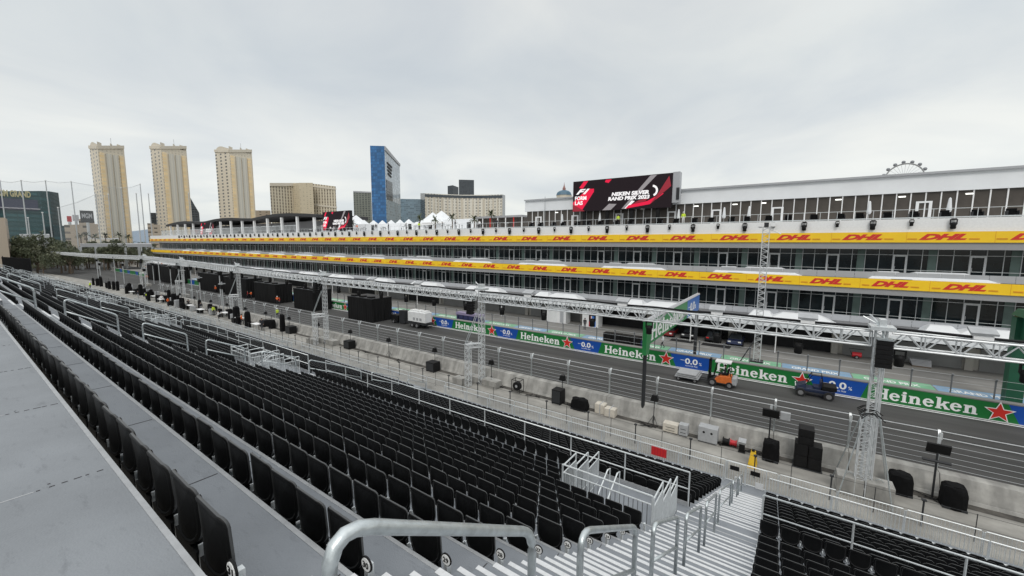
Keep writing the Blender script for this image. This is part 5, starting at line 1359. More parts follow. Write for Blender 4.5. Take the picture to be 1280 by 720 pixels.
b = MB(); b.tube([(fx + .2, fy + .28, .6), (fx + .2, fy + .18, 1.15)], .03, 5); b.tube([(fx + .2 + .17 * math.cos(a), fy + .17 + .17 * math.sin(a), 1.17) for a in [i * .785 for i in range(9)]], .018, 5); b.build('steering_wheel', 'black', t)
t = thing('steel_plates', (fx, fy + 2.8, .36), 'flat grey steel plates on wheels in front of the forklift', 'plates')
for i in range(3): b = MB(); b.box(fx - 1.0 + .05 * i, fx + 1.0, fy + 1.7 + .1 * i, fy + 3.7 - .07 * i, .38 + .14 * i, .46 + .14 * i); b.build('plate', 'grey_case', t)
for yy in (2.0, 3.4): wheel_x(t, fx - .8, fy + yy, .19, .14); wheel_x(t, fx + .8, fy + yy, .19, .14)
# utility buggy
cx_, cy_ = 40.6, -2.4
t = thing('utility_buggy', (cx_, cy_, 0), 'dark four wheeled utility buggy with open cab driving by the boards', 'buggy')
b = MB(); b.hull([(cx_ - .6, cy_ - 1.3, .45), (cx_ + .6, cy_ - 1.3, .45), (cx_ + .6, cy_ + 1.35, .45), (cx_ - .6, cy_ + 1.35, .45)], [(cx_ - .6, cy_ - 1.3, .75), (cx_ + .6, cy_ - 1.3, .75), (cx_ + .55, cy_ + 1.2, .72), (cx_ - .55, cy_ + 1.2, .72)]); b.build('body', 'buggy_navy', t, bevel=.04)
b = MB(); b.hull([(cx_ - .58, cy_ + .55, .72), (cx_ + .58, cy_ + .55, .72), (cx_ + .5, cy_ + 1.3, .72), (cx_ - .5, cy_ + 1.3, .72)], [(cx_ - .5, cy_ + .6, 1.08), (cx_ + .5, cy_ + .6, 1.08), (cx_ + .42, cy_ + 1.15, .9), (cx_ - .42, cy_ + 1.15, .9)]); b.build('bonnet', 'buggy_navy', t)
b = MB(); b.box(cx_ - .64, cx_ + .64, cy_ - 1.4, cy_ - .45, .8, 1.12); b.build('cargo_bed', 'black', t, bevel=.03)
b = MB(); b.box(cx_ - .5, cx_ + .5, cy_ - .4, cy_ + .1, .75, .92); b.box(cx_ - .5, cx_ + .5, cy_ - .45, cy_ - .33, .9, 1.4); b.build('seat', 'buggy_navy', t)
b = MB()
for sx_ in (-.55, .55): b.tube([(cx_ + sx_, cy_ + .62, 1.0), (cx_ + sx_ * .9, cy_ + .25, 1.85), (cx_ + sx_ * .9, cy_ - .4, 1.88), (cx_ + sx_, cy_ - .55, .9)], .03, 6)
for yy in (.25, -.4): b.tube([(cx_ - .5, cy_ + yy, 1.86), (cx_ + .5, cy_ + yy, 1.86)], .03, 6)
b.build('roll_cage', 'black', t)
b = MB(); b.obox((cx_, cy_ + .45, 1.2), (1, 0, 0), .16, (0, .5, .85), .16, (0, .85, -.5), .015); b.build('steering_wheel', 'black', t)
for yy in (.92, -.92):
    for sx_ in (-.66, .66): wheel_x(t, cx_ + sx_, cy_ + yy, .34, .24)
for sx_ in (-.35, .35): b = MB(); b.box(cx_ + sx_ - .09, cx_ + sx_ + .09, cy_ + 1.27, cy_ + 1.33, .75, .87); b.build('headlight', 'letter_white', t)
# cars standing in and before the garages
def car(x, y, rz, m, lab):
    t = thing('parked_car', (x, y, 0), lab, 'car', 'cars parked at the garages'); t.rotation_euler = (0, 0, rz)
    b = MB(); b.hull([(-2.1, -.85, .3), (2.1, -.85, .3), (2.1, .85, .3), (-2.1, .85, .3)], [(-2.05, -.82, .8), (2.0, -.8, .72), (2.0, .8, .72), (-2.05, .82, .8)]); b.build('body', m, t, local=True, bevel=.08)
    b = MB(); b.hull([(-1.7, -.76, .78), (.9, -.76, .76), (.9, .76, .76), (-1.7, .76, .78)], [(-1.2, -.6, 1.32), (.2, -.6, 1.32), (.2, .6, 1.32), (-1.2, .6, 1.32)]); b.build('cabin', 'glass_car', t, local=True, bevel=.05)
    for wx in (-1.3, 1.3):
        for wy in (-.85, .85): b = MB(); b.cyl((wx, wy - .1, .33), (0, 1, 0), .33, .2, 16); b.build('wheel', 'tyre', t, local=True)
    for wy in (-.55, .55): b = MB(); b.box(2.0, 2.07, wy - .16, wy + .16, .55, .7); b.build('headlight', 'letter_white', t, local=True); b = MB(); b.box(-2.12, -2.04, wy - .16, wy + .16, .6, .74); b.build('tail_light', 'letter_red', t, local=True)
car(57.2, 13.0, math.pi, 'car_red', 'dark red car parked nose out at the garages, one closest to the white huts')
car(57.6, 10.4, math.pi, 'car_black', 'black car parked nose out at the garages beside the dark red one')
car(57.4, 7.4, 0, 'car_black', 'black car parked tail out at the garages with red tail lights')
car(57.0, 4.9, math.pi, 'car_blue', 'dark blue car parked at the garages, one closest to the mast')
t = thing('fire_cart', (57.2, -6.8, 0), 'small red two wheeled cart before the closed garages', 'cart')
b = MB(); b.cyl((57.2, -7.2, .45), (0, 1, 0), .28, .8, 12); b.build('tank', 'red_paint', t)
b = MB(); b.tube([(57.2, -6.4, .4), (57.1, -6.1, 1.1), (57.1, -7.4, 1.1)], .03, 5); b.build('handle', 'black', t)
wheel(t, 57.0, -6.8, .2); wheel(t, 57.45, -6.8, .2)
t = thing('pallet_stack', (57.5, -11.8, 0), 'grey stack of plates on a pallet before the closed garages', 'stack')
for i in range(5): b = MB(); b.box(56.9 + .03 * i, 58.0, -12.6, -11.2 + .05 * i, .15 + .13 * i, .24 + .13 * i); b.build('plate', 'grey_panel', t)
b = MB(); b.box(56.9, 58.0, -12.6, -11.2, 0, .13); b.build('pallet', 'bark', t)

# ------------------------------------------------------------------ PEOPLE
def person(loc, face, top, legs, lab, pose='stand', hat=None, scale=1.0):
    """one skinned body; clothing by faces of the same mesh, hair and helmet as children"""
    J = dict(pel=(0, 0, .95), ab=(0, 0, 1.1), ch=(0.01, 0, 1.32), nk=(.01, 0, 1.48), hd=(.03, 0, 1.60), ht=(.03, 0, 1.72))
    st = .16 if pose == 'walk' else .0
    J.update(h1=(0, .09, .92), k1=(.06 + st, .10, .5), a1=(.0 + st * 1.2, .10, .09), t1=(.17 + st * 1.2, .11, .04), h2=(0, -.09, .92), k2=(.02 - st * .2, -.10, .5), a2=(-.02 - st * 1.5, -.10, .10), t2=(.14 - st * 1.5, -.11, .04))
    J.update(s1=(0, .19, 1.40), e1=(-.02, .25, 1.13), w1=(.10, .23, .92), f1=(.14, .22, .83), s2=(0, -.19, 1.40), e2=(-.02, -.25, 1.13), w2=(.12, -.22, .93), f2=(.16, -.21, .85))
    if pose == 'reach': J.update(e1=(.2, .22, 1.25), w1=(.42, .16, 1.28), f1=(.5, .15, 1.28), e2=(.18, -.22, 1.22), w2=(.40, -.15, 1.2), f2=(.48, -.14, 1.2))
    if pose == 'sit': J.update(k1=(.40, .13, .93), a1=(.46, .13, .52), t1=(.60, .13, .47), k2=(.40, -.13, .93), a2=(.46, -.13, .52), t2=(.60, -.13, .47), e1=(.12, .24, 1.16), w1=(.36, .15, 1.2), f1=(.43, .12, 1.2), e2=(.12, -.24, 1.16), w2=(.36, -.15, 1.2), f2=(.43, -.12, 1.2))
    rad = dict(pel=.13, ab=.125, ch=.14, nk=.055, hd=.085, ht=.07, h1=.085, k1=.06, a1=.042, t1=.04, h2=.085, k2=.06, a2=.042, t2=.04, s1=.06, e1=.045, w1=.034, f1=.035, s2=.06, e2=.045, w2=.034, f2=.035)
    ks = list(J); E_ = [('pel', 'ab'), ('ab', 'ch'), ('ch', 'nk'), ('nk', 'hd'), ('hd', 'ht'), ('pel', 'h1'), ('h1', 'k1'), ('k1', 'a1'), ('a1', 't1'), ('pel', 'h2'), ('h2', 'k2'), ('k2', 'a2'), ('a2', 't2'), ('ch', 's1'), ('s1', 'e1'), ('e1', 'w1'), ('w1', 'f1'), ('ch', 's2'), ('s2', 'e2'), ('e2', 'w2'), ('w2', 'f2')]
    me = bpy.data.meshes.new('body'); me.from_pydata([J[k] for k in ks], [(ks.index(a), ks.index(c)) for a, c in E_], [])
    tmp = bpy.data.objects.new('body', me); col.objects.link(tmp)
    tmp.modifiers.new('s', 'SKIN'); 
    if not me.skin_vertices: me.skin_vertices.new() if hasattr(me.skin_vertices, 'new') else None
    for i, k in enumerate(ks): me.skin_vertices[0].data[i].radius = (rad[k], rad[k] * (1.2 if k in ('ch', 'ab', 'pel') else 1))
    me.skin_vertices[0].data[0].use_root = True
    tmp.modifiers.new('u', 'SUBSURF').levels = 1
    bpy.context.view_layer.update()
    fin = bpy.data.meshes.new_from_object(tmp.evaluated_get(bpy.context.evaluated_depsgraph_get()))
    bpy.data.objects.remove(tmp)
    for m_ in (top, legs, 'skin', 'tyre'): fin.materials.append(M[m_])
    seg = [(Vector(J[a]), Vector(J[c]), (2 if a in ('nk', 'hd') or c in ('f1', 'f2') else 3 if c in ('t1', 't2') else 1 if c[0] in 'hka' and c not in ('hd', 'ht', 'ab') else 0)) for a, c in E_]
    for p in fin.polygons:
        c = p.center; best = min(seg, key=lambda s: (c - (s[0] + (s[1] - s[0]) * max(0, min(1, (c - s[0]).dot(s[1] - s[0]) / (s[1] - s[0]).length_squared)))).length); p.material_index = best[2]; p.use_smooth = True
    o = bpy.data.objects.new('person', fin); col.objects.link(o); o.location = loc; o.rotation_euler = (0, 0, face); o.scale = (scale,) * 3
    tag(o, lab, 'person')
    b = MB(); b.lathe((.02, 0, 1.60), [(.105, .0), (.108, .06), (.085, .12), (.04, .148), (0, .152)], 10)
    if hat: b.lathe((.03, 0, 1.645), [(.15, 0), (.11, .015)], 10)
    b.build('helmet' if hat else 'hair', hat or 'hair', o, smooth=True, local=True)
    return o
person((38.5, 116.0, 0), R(200), 'vest_orange', 'cloth_dark', 'person in an orange vest standing before a black draped box', 'walk', 'trailer_white', 1.05)
person((30.8, 68.0, 0), R(100), 'vest_yellow', 'cloth_dark', 'person in a yellow vest walking on the track behind the debris fence', 'walk', 'trailer_white', 1.05)
person((38.0, 82.6, 0), R(160), 'shirt_red', 'cloth_dark', 'person in a red top at the corner of a draped box', 'stand')
person((38.3, 84.2, 0), R(250), 'vest_orange', 'cloth_dark', 'person in an orange top reaching towards the red topped person', 'reach', 'trailer_white')
person((38.9, 97.3, 0), R(190), 'vest_orange', 'cloth_dark', 'person in an orange vest bending near the gap between two draped boxes', 'reach')
person((38.7, 98.6, 0), R(150), 'shirt_red', 'cloth_dark', 'person in red standing close behind a person in an orange vest', 'walk')
person((49.1, 11.9, 0), R(120), 'shirt_white', 'cloth_dark', 'person in a white shirt walking in the pit lane behind the boards', 'walk')
person((53.3, 24.0, 0), R(190), 'cloth_dark', 'cloth_dark', 'person in dark clothing standing in the pit lane before the white huts', 'stand')
person((21.9, 148.5, .0), R(140), 'vest_yellow', 'cloth_dark', 'person in a bright yellow vest beyond the far end of the grandstand', 'stand', 'trailer_white', 1.2)
person((58.6, 12.3, 15.2), R(180), 'vest_yellow', 'shirt_white', 'person in a yellow vest on the roof terrace before the pavilion', 'stand', 'trailer_white')
person((58.9, 21.6, 15.2), R(170), 'vest_yellow', 'cloth_dark', 'person in a yellow vest standing beneath the big video screen', 'stand')
person((fx, fy - .30, .20), R(90), 'cloth_dark', 'cloth_dark', 'person in dark clothing sitting at the wheel of the forklift', 'sit')


r_ = random.Random(64)
CLO = [('cloth_dark', 'cloth_dark', 'dark clothing'), ('vest_orange', 'cloth_dark', 'an orange vest'), ('shirt_white', 'cloth_dark', 'a white shirt'), ('vest_yellow', 'cloth_dark', 'a yellow vest'), ('cloth_dark', 'grey_case', 'black and grey clothes')]
for k in range(10):
    a_, c_, n_ = CLO[k % 5]
    person((r_.uniform(24.5, 26.6), 61 + 6.3 * k, 0), r_.uniform(0, 6.28), a_, c_, 'person in %s on the road, %s beyond the third tower' % (n_, ORD[k]), ('stand', 'walk', 'reach')[k % 3])['group'] = 'crew on the far access road'
for k in range(12):
    a_, c_, n_ = CLO[(k * 2) % 5 if k % 3 else 0]
    person((r_.uniform(58, 61), 44 + 5.2 * k, 15.2), r_.uniform(0, 6.28), a_, c_, 'person in %s on the terrace, %s beyond the white pavilion' % (n_, ORD[k]), ('stand', 'walk', 'reach')[k % 3])['group'] = 'people on the roof terrace'
for k in range(30):
    y = 42 + 3.9 * k + r_.uniform(-.8, .8); x = r_.uniform(58.2, 62)
    t = thing('terrace_table', (x, y, 15.2), 'dark high table with stools on the open roof terrace, %s beyond the white pavilion' % ORD[k], 'table', 'dark tables on the roof terrace')
    b = MB(); b.cyl((x, y, 16.2), (0, 0, 1), .45, .05, 12); b.build('top', 'dark_metal' if k % 3 else 'white_paint', t)
    b = MB(); b.tube([(x, y, 15.2), (x, y, 16.2)], .05, 6); b.build('leg', 'dark_metal', t)
    for s_ in (-1, 1): b = MB(); b.cyl((x, y + s_ * .75, 15.9), (0, 0, 1), .2, .06, 10); b.tube([(x, y + s_ * .75, 15.2), (x, y + s_ * .75, 15.9)], .04, 5); b.build('stool', 'black', t)

# ------------------------------------------------------------------ SKYLINE
grid_mat('tower_grid', (.66, .60, .49), (.56, .51, .42), 3.6, 3.3, .45, .55, var=.03, pane=(.9, 1.1))
grid_mat('tower_side', (.66, .60, .49), (.10, .095, .085), 12, 4.2, .34, .5, var=.03)
grid_mat('tower_mid', (.63, .60, .52), (.54, .52, .46), 3.4, 400, .5, .999, var=.02, pane=(.95, 1.05))
grid_mat('gold_grid', (.76, .63, .44), (.82, .63, .36), 4.5, 4.2, .7, .7, .4, .3, var=.03, pane=(.92, 1.08))
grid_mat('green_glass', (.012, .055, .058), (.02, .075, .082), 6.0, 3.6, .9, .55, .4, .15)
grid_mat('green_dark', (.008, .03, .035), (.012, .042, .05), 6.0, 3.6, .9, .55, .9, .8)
grid_mat('hotel_tan', (.60, .54, .42), (.20, .17, .13), 4.6, 5.0, .45, .8, var=.03)
grid_mat('hotel_tan_plain', (.55, .48, .35), (.48, .42, .31), 5.0, 3.3, .3, .5)
grid_mat('mottled_glass', (.20, .21, .18), (.09, .105, .095), 5.0, 3.3, .6, .6, .4, .15, var=.2)
grid_mat('blue_glass', (.022, .10, .26), (.028, .13, .31), 3.0, 3.5, .9, .8, .2, .12, var=.25)
grid_mat('sky_mirror_glass', (.36, .41, .46), (.42, .48, .53), 3.0, 3.5, .9, .8, .15, .08, var=.2)  # sky reflection on the tower's mirrored face, put into the glass colour
grid_mat('teal_glass', (.20, .27, .32), (.15, .22, .27), 3.5, 3.4, .8, .7, .2, .1, var=.3)
grid_mat('hotel_white', (.72, .69, .61), (.36, .35, .32), 6.5, 5.0, .46, .6, var=.03)
grid_mat('dark_tower', (.06, .07, .08), (.04, .05, .06), 4, 3.5, .8, .6, .3, .15)
grid_mat('beige_low', (.40, .34, .27), (.15, .13, .11), 9, 4.5, .3, .35)
def wallface(b, p, q, z0, z1, mi=0, z1b=None):
    L = (Vector(q).xy - Vector(p).xy).length; zb = z1 if z1b is None else z1b
    b.face([(p[0], p[1], z0), (q[0], q[1], z0), (q[0], q[1], zb), (p[0], p[1], z1)], mi, [(0, z0), (L, z0), (L, zb), (0, z1)])
def building(name, lab, us, vts, d, ks, mats, cat='building', z0=0, thick=None, parapet=None):
    """footprint through bearings us at distances d*k; one storey-gridded wall per edge, closed at the back"""
    P = [far(u, vts[i], d * ks[i]) for i, u in enumerate(us)]
    t = thing(name, (P[0].x, P[0].y, 0), lab, cat)
    n = Vector((P[-1].y - P[0].y, -(P[-1].x - P[0].x), 0)).normalized()
    if n.dot(Vector((P[0].x, P[0].y, 0))) < 0: n = -n
    th = thick or (P[-1] - P[0]).xy.length * .35
    rad = lambda p: Vector((p.x, p.y, 0)).normalized()
    back = [P[-1] + rad(P[-1]) * th, P[0] + rad(P[0]) * th]
    b = MB()
    for i in range(len(P) - 1): wallface(b, P[i], P[i + 1], z0, P[i].z, min(i, len(mats) - 1), P[i + 1].z)
    ring_ = P + back
    for i in range(len(P) - 1, len(ring_)): a, c = ring_[i], ring_[(i + 1) % len(ring_)]; wallface(b, a, c, z0, a.z, len(mats) - 1, c.z)
    b.face([tuple(p) for p in ring_], len(mats) - 1, [(0, 0)] * len(ring_))
    b.build('wall', list(mats), t)
    if parapet:
        b = MB(); h, m_, o_ = parapet
        for i in range(len(P) - 1):
            a, c = P[i], P[i + 1]; out = -n * o_
            b.hull([(a.x, a.y, a.z - h), (a.x + out.x, a.y + out.y, a.z - h), (c.x + out.x, c.y + out.y, c.z - h), (c.x, c.y, c.z - h)][::-1], [(a.x, a.y, a.z + h * .25), (a.x + out.x, a.y + out.y, a.z + h * .25), (c.x + out.x, c.y + out.y, c.z + h * .25), (c.x, c.y, c.z + h * .25)][::-1])
        b.build('cornice', m_, t)
    return t, P, n
def strip_on(t, p, q, f0, f1, z0, z1, n, out, m, name='glazing_strip'):
    b = MB(); a, c = p.lerp(q, f0), p.lerp(q, f1); o = -n * out
    pa, pc = (a.x + o.x, a.y + o.y, 0), (c.x + o.x, c.y + o.y, 0)
    wallface(b, pa, pc, z0, z1)
    wallface(b, (a.x, a.y), pa, z0, z1); wallface(b, pc, (c.x, c.y), z0, z1); b.face([(pa[0], pa[1], z1), (pc[0], pc[1], z1), (c.x, c.y, z1), (a.x, a.y, z1)], 0, [(0, 0)] * 4)
    return b.build(name, m, t)
for k, (uA, uB, uC, vt) in enumerate(((111.5, 121.5, 154.5, 182), (187.5, 200.5, 232.6, 182.5), (268.5, 286, 314.5, 187))):
    t, P, n = building('hotel_tower', 'tall cream hotel tower with gold window stripes, %s of three seen from the green hotel' % ORD[k], (uA, uB, uC), (vt, vt, vt), 640, (1.05, 1.0, 1.02), ('tower_side', 'tower_grid'), 'tower', thick=26)
    t['group'] = 'cream hotel towers with gold stripes'
    nf = Vector((P[2].y - P[1].y, -(P[2].x - P[1].x), 0)).normalized()
    if nf.dot(P[1]) < 0: nf = -nf
    zt = P[1].z; n = Vector((P[1].x, P[1].y, 0)).normalized()
    for f0, f1, m_ in ((.05, .21, 'gold_grid'), (.78, .95, 'gold_grid'), (.27, .47, 'tower_mid'), (.53, .72, 'tower_mid')): strip_on(t, P[1], P[2], f0, f1, 8, zt - 7, nf, .9, m_)
    b = MB()
    for a, c in ((P[0], P[1]), (P[1], P[2])):
        d_ = (c - a).normalized(); nn = Vector((d_.y, -d_.x, 0)); nn = -nn if nn.dot(a) > 0 else nn
        b.hull([tuple(a + nn * .9 + Vector((0, 0, -3.5))), tuple(c + nn * .9 + Vector((0, 0, -3.5))), tuple(c + Vector((0, 0, -3.5))), tuple(a + Vector((0, 0, -3.5)))], [tuple(a + nn * .9), tuple(c + nn * .9), tuple(c), tuple(a)])
    b.build('cornice', 'tower_cream', t)
    for f0, f1, hh in ((0, 1, 6.0),):
        b = MB(); a, c = P[0], P[1]; prev = None
        for i in range(7):
            q = a.lerp(c, i / 6); z = zt + (1.5, 5.5, 6.5, 6.0, 4.5, 3.0, 1.5)[i]
            if prev: b.hull([(prev[0].x, prev[0].y, zt), (q.x, q.y, zt), (q.x + n.x * 14, q.y + n.y * 14, zt), (prev[0].x + n.x * 14, prev[0].y + n.y * 14, zt)], [(prev[0].x, prev[0].y, prev[1]), (q.x, q.y, z), (q.x + n.x * 14, q.y + n.y * 14, z), (prev[0].x + n.x * 14, prev[0].y + n.y * 14, prev[1])])
            prev = (q, z)
        b.build('crown', 'tower_cream', t)
    for f0, f1, hh in ((.0, .16, 4.5), (.74, .97, 6.0), (.48, .56, 5.5)):
        b = MB(); a, c = P[1].lerp(P[2], f0), P[1].lerp(P[2], f1); b.hull([(a.x, a.y, zt), (c.x, c.y, zt), (c.x + n.x * 12, c.y + n.y * 12, zt), (a.x + n.x * 12, a.y + n.y * 12, zt)], [(a.x, a.y, zt + hh), (c.x, c.y, zt + hh * .8), (c.x + n.x * 12, c.y + n.y * 12, zt + hh * .8), (a.x + n.x * 12, a.y + n.y * 12, zt + hh)]); b.build('roof_block', 'tower_cream', t)
    b = MB(); q = P[1].lerp(P[2], .52); b.tube([(q.x, q.y, zt), (q.x, q.y, zt + 11)], .2, 5); b.build('antenna', 'pole_grey', t)
# green glass hotel with gold letters and a printed banner
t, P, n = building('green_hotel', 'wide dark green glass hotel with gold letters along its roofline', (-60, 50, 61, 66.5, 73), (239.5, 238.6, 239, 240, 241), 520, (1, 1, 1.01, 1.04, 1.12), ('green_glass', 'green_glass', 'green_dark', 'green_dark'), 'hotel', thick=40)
o_ = lambda u, v: far(u, v, 520 * .998)
a, c = o_(-7, 244.8), o_(38.5, 244.5); ex = Vector((c.x - a.x, c.y - a.y, 0)); L = ex.length; ex.normalize()
nrm = ex.cross(Vector((0, 0, 1)))
b = MB(); add_text(b, 'MGM GRAND', (a.x + nrm.x * 1, a.y + nrm.y * 1, a.z), ex, (0, 0, 1), L, 5.2, 0, depth=.6, offset=.04); b.build('lettering', mat('gold_letter', (.44, .40, .22), .5), t)
a, c = o_(-30, 260), o_(48, 259.5); ex = Vector((c.x - a.x, c.y - a.y, 0)); L = ex.length; ex.normalize(); zt_ = o_(0, 247.5).z
b = MB(); poly(b, [(0, 0), (L, 0), (L, zt_ - a.z), (0, zt_ - a.z)], (a.x, a.y, a.z), ex, (0, 0, 1), .8); bn = b.build('banner', mat('banner_navy', (.045, .05, .085), .5), t)
b = MB(); r_ = random.Random(2)
for i in range(12):
    x = L * (.04 + .08 * i); H_ = zt_ - a.z
    poly(b, [(x, H_ * .12), (x + 3.2, H_ * .1), (x + 3.6, H_ * .18), (x + .2, H_ * .2)], (a.x, a.y, a.z), ex, (0, 0, 1), .3, 0, .9)
    if i % 2: star(b, 0, 0, 2.2, (0,), ex, (0, 0, 1), 0, .3, .9); 
b.v = b.v; b.build('print', mat('print_pale', (.42, .42, .46), .6), bn)
building('podium', 'dark low wing beside the green glass hotel', (66, 84), (282, 282), 500, (1.02, 1.0), ('green_dark',), thick=30)
building('apartment_block', 'pale pink apartment block cut by the frame edge below the green hotel', (-40, 6, 9), (273, 272, 274), 230, (1, 1, 1.1), ('beige_low',), thick=15)
building('low_block', 'long low beige block between the green hotel and the towers', (80, 122), (281, 280), 430, (1, 1), ('beige_low',), thick=30)
building('low_block', 'beige low block with stepped roof beyond the billboards', (98, 110, 118), (274, 272, 276), 460, (1, 1, 1), ('beige_low',), thick=20)
def billboard(u0, u1, v0, v1, d, m, lab, txt=None):
    a, c = far(u0, v1, d), far(u1, v1, d); zt = far(u0, v0, d).z; t = thing('billboard', (a.x, a.y, 0), lab, 'billboard')
    ex = Vector((c.x - a.x, c.y - a.y, 0)); L = ex.length; ex.normalize()
    b = MB(); poly(b, [(0, 0), (L, 0), (L, zt - a.z), (0, zt - a.z)], (a.x, a.y, a.z), ex, (0, 0, 1), -2.0); pn = b.build('panel', m, t)
    b = MB(); m_ = a.lerp(c, .5); b.tube([(m_.x, m_.y, 0), (m_.x, m_.y, a.z)], .8, 8); b.build('post', 'pole_grey', t)
    if txt: b = MB(); add_text(b, txt, (a.x + ex.x * L * .12 + .0, a.y + ex.y * L * .12, a.z + (zt - a.z) * .35), ex, (0, 0, 1), L * .76, (zt - a.z) * .42, 0, depth=.4, offset=.03); b.build('lettering', 'grey_panel', pn)
billboard(101, 118, 263, 278, 420, 'roof_dark', 'dark billboard with grey letters between the green hotel and the first tower', 'MGM')
billboard(84, 90, 270, 277, 440, 'shirt_red', 'small red and white billboard beside the dark billboard')
billboard(91, 99, 268.5, 276, 450, 'grey_panel', 'small grey billboard between the red one and the dark one')
building('dark_block', 'small dark high block between the first and second cream towers', (187.5, 195), (266, 266), 700, (1, 1), ('dark_tower',))
building('dark_block', 'small dark block close to the right foot of the second cream tower', (238, 243, 249), (247, 256, 266), 760, (1, 1, 1), ('dark_tower',))
building('low_block', 'pale low block at the foot of the second cream tower', (184, 192, 200), (279, 279.5, 281), 600, (1, 1, 1), ('beige_low',))
building('low_block', 'pale low block left of the tan hotel', (316, 338), (263, 263), 800, (1, 1), ('beige_low',))
# tan hotel in three wings
t, P, n = building('tan_hotel', 'tan hotel of three wings with rows of dark windows behind the small screen', (337, 374), (229.5, 229.5), 760, (1.0, 1.03), ('hotel_tan',), 'hotel', thick=30, parapet=(4, 'tower_cream', 1.5))
for us, vs_, ks, m_, pp in (((374, 391), (228.5, 228.5), (1.0, 1.0), 'hotel_tan_plain', 0), ((391, 419.5), (229.5, 233), (1.02, 1.0), 'hotel_tan', 1)):
    A, C = far(us[0], vs_[0], 760 * ks[0]), far(us[1], vs_[1], 760 * ks[1]); b = MB()
    wallface(b, A, C, 0, A.z, 0, C.z); wallface(b, C, C + n * 30, 0, C.z); wallface(b, A + n * 30, A, 0, A.z); b.face([tuple(A), tuple(C), tuple(C + n * 30), tuple(A + n * 30)], 0, [(0, 0)] * 4); b.build('wing', m_, t)
    for zc_ in (3, 34): b = MB(); o = -n * 1.3; b.hull([(A.x, A.y, A.z - zc_ - 3), (A.x + o.x, A.y + o.y, A.z - zc_ - 3), (C.x + o.x, C.y + o.y, C.z - zc_ - 3), (C.x, C.y, C.z - zc_ - 3)][::-1], [(A.x, A.y, A.z - zc_), (A.x + o.x, A.y + o.y, A.z - zc_), (C.x + o.x, C.y + o.y, C.z - zc_), (C.x, C.y, C.z - zc_)][::-1]); (b.build('cornice', 'tower_cream', t) if pp else None)
building('glass_block', 'mottled grey green glass block beside the tall blue tower', (441.5, 464), (239, 240), 800, (1.0, 1.0), ('mottled_glass',), parapet=(2, 'grey_panel', .6))
t, P, n = building('blue_tower', 'tall blue glass tower with one pale mirrored side and a sloping roof', (462.5, 480.5, 499.5), (182, 182.5, 205), 520, (1.02, 1.0, 1.12), ('blue_glass', 'sky_mirror_glass'), 'tower', thick=30)
nf = Vector((P[2].y - P[1].y, -(P[2].x - P[1].x), 0)).normalized()
if nf.dot(P[1]) < 0: nf = -nf
for i in range(4): 
    b = MB(); a, c = P[1].lerp(P[2], .12 + .012 * i), P[1].lerp(P[2], .42 - .02 * i); z = P[1].z - 17 - 4.2 * i; o = -nf * .8
    b.hull([(a.x, a.y, z - 2.2), (a.x + o.x, a.y + o.y, z - 2.2), (c.x + o.x, c.y + o.y, z - 4.2), (c.x, c.y, z - 4.2)][::-1], [(a.x, a.y, z), (a.x + o.x, a.y + o.y, z), (c.x + o.x, c.y + o.y, z - 2), (c.x, c.y, z - 2)][::-1]); b.build('louvre', 'roof_dark', t)
b = MB(); a, c = P[1], P[2]; o = -nf * 1.0
b.hull([(a.x, a.y, a.z - 5), (a.x + o.x, a.y + o.y, a.z - 5), (c.x + o.x, c.y + o.y, c.z - 3), (c.x, c.y, c.z - 3)][::-1], [(a.x, a.y, a.z), (a.x + o.x, a.y + o.y, a.z), (c.x + o.x, c.y + o.y, c.z), (c.x, c.y, c.z)][::-1]); b.build('roof_edge', 'grey_panel', t)
strip_on(t, P[1], P[2], .0, .98, 12.4, 66, nf, .5, 'teal_glass', 'lower_glazing')
strip_on(t, P[1], P[2], .05, .42, 66, 90, nf, .5, 'dark_tower', 'dark_glazing')
building('glass_block', 'pale blue glass block between the blue tower and the white curved hotel', (500, 526.5), (248.5, 249), 760, (1.0, 1.0), ('teal_glass',))
t, P, n = building('curved_hotel', 'cream curved hotel with a dark top storey and ribbed windows', (525.5, 531, 552, 577, 604, 628, 631.5), (241.5, 241.5, 242.5, 243.5, 243.5, 243, 244), 700, (1.06, 1.0, 1.035, 1.055, 1.04, 1.0, 1.06), ('dark_tower', 'hotel_white', 'hotel_white', 'hotel_white', 'hotel_white', 'dark_tower'), 'hotel', thick=40)
for i in range(1, 5):
    a, c = P[i], P[i + 1]; d_ = (c - a).normalized(); nn = Vector((d_.y, -d_.x, 0)); nn = -nn if nn.dot(a) > 0 else nn
    for j in range(5):
        f = .02 + .24 * j; q, s = a.lerp(c, f), a.lerp(c, min(1, f + .05)); b = MB(); o = nn * 1.2
        b.hull([(q.x + o.x, q.y + o.y, 0), (s.x + o.x, s.y + o.y, 0), (s.x, s.y, 0), (q.x, q.y, 0)], [(q.x + o.x, q.y + o.y, q.z - 6), (s.x + o.x, s.y + o.y, s.z - 6), (s.x, s.y, s.z - 6), (q.x, q.y, q.z - 6)]); b.build('rib', 'tower_cream', t)
    b = MB(); o = nn * .9; b.hull([tuple(a + o + Vector((0, 0, -6))), tuple(c + o + Vector((0, 0, -6))), tuple(c + Vector((0, 0, -6))), tuple(a + Vector((0, 0, -6)))], [tuple(a + o + Vector((0, 0, -1.5))), tuple(c + o + Vector((0, 0, -1.5))), tuple(c + Vector((0, 0, -1.5))), tuple(a + Vector((0, 0, -1.5)))]); b.build('top_storey', 'dark_tower', t)
building('dark_tower', 'low dark tower peeping over the cream curved hotel, shorter of two', (559.5, 566, 573), (232.5, 231.5, 234), 1200, (1, 1, 1.02), ('dark_tower',), 'tower')
building('dark_tower', 'broad dark tower standing over the cream curved hotel, taller of two', (573.5, 592.5), (224.5, 225), 1150, (1, 1), ('dark_tower',), 'tower')
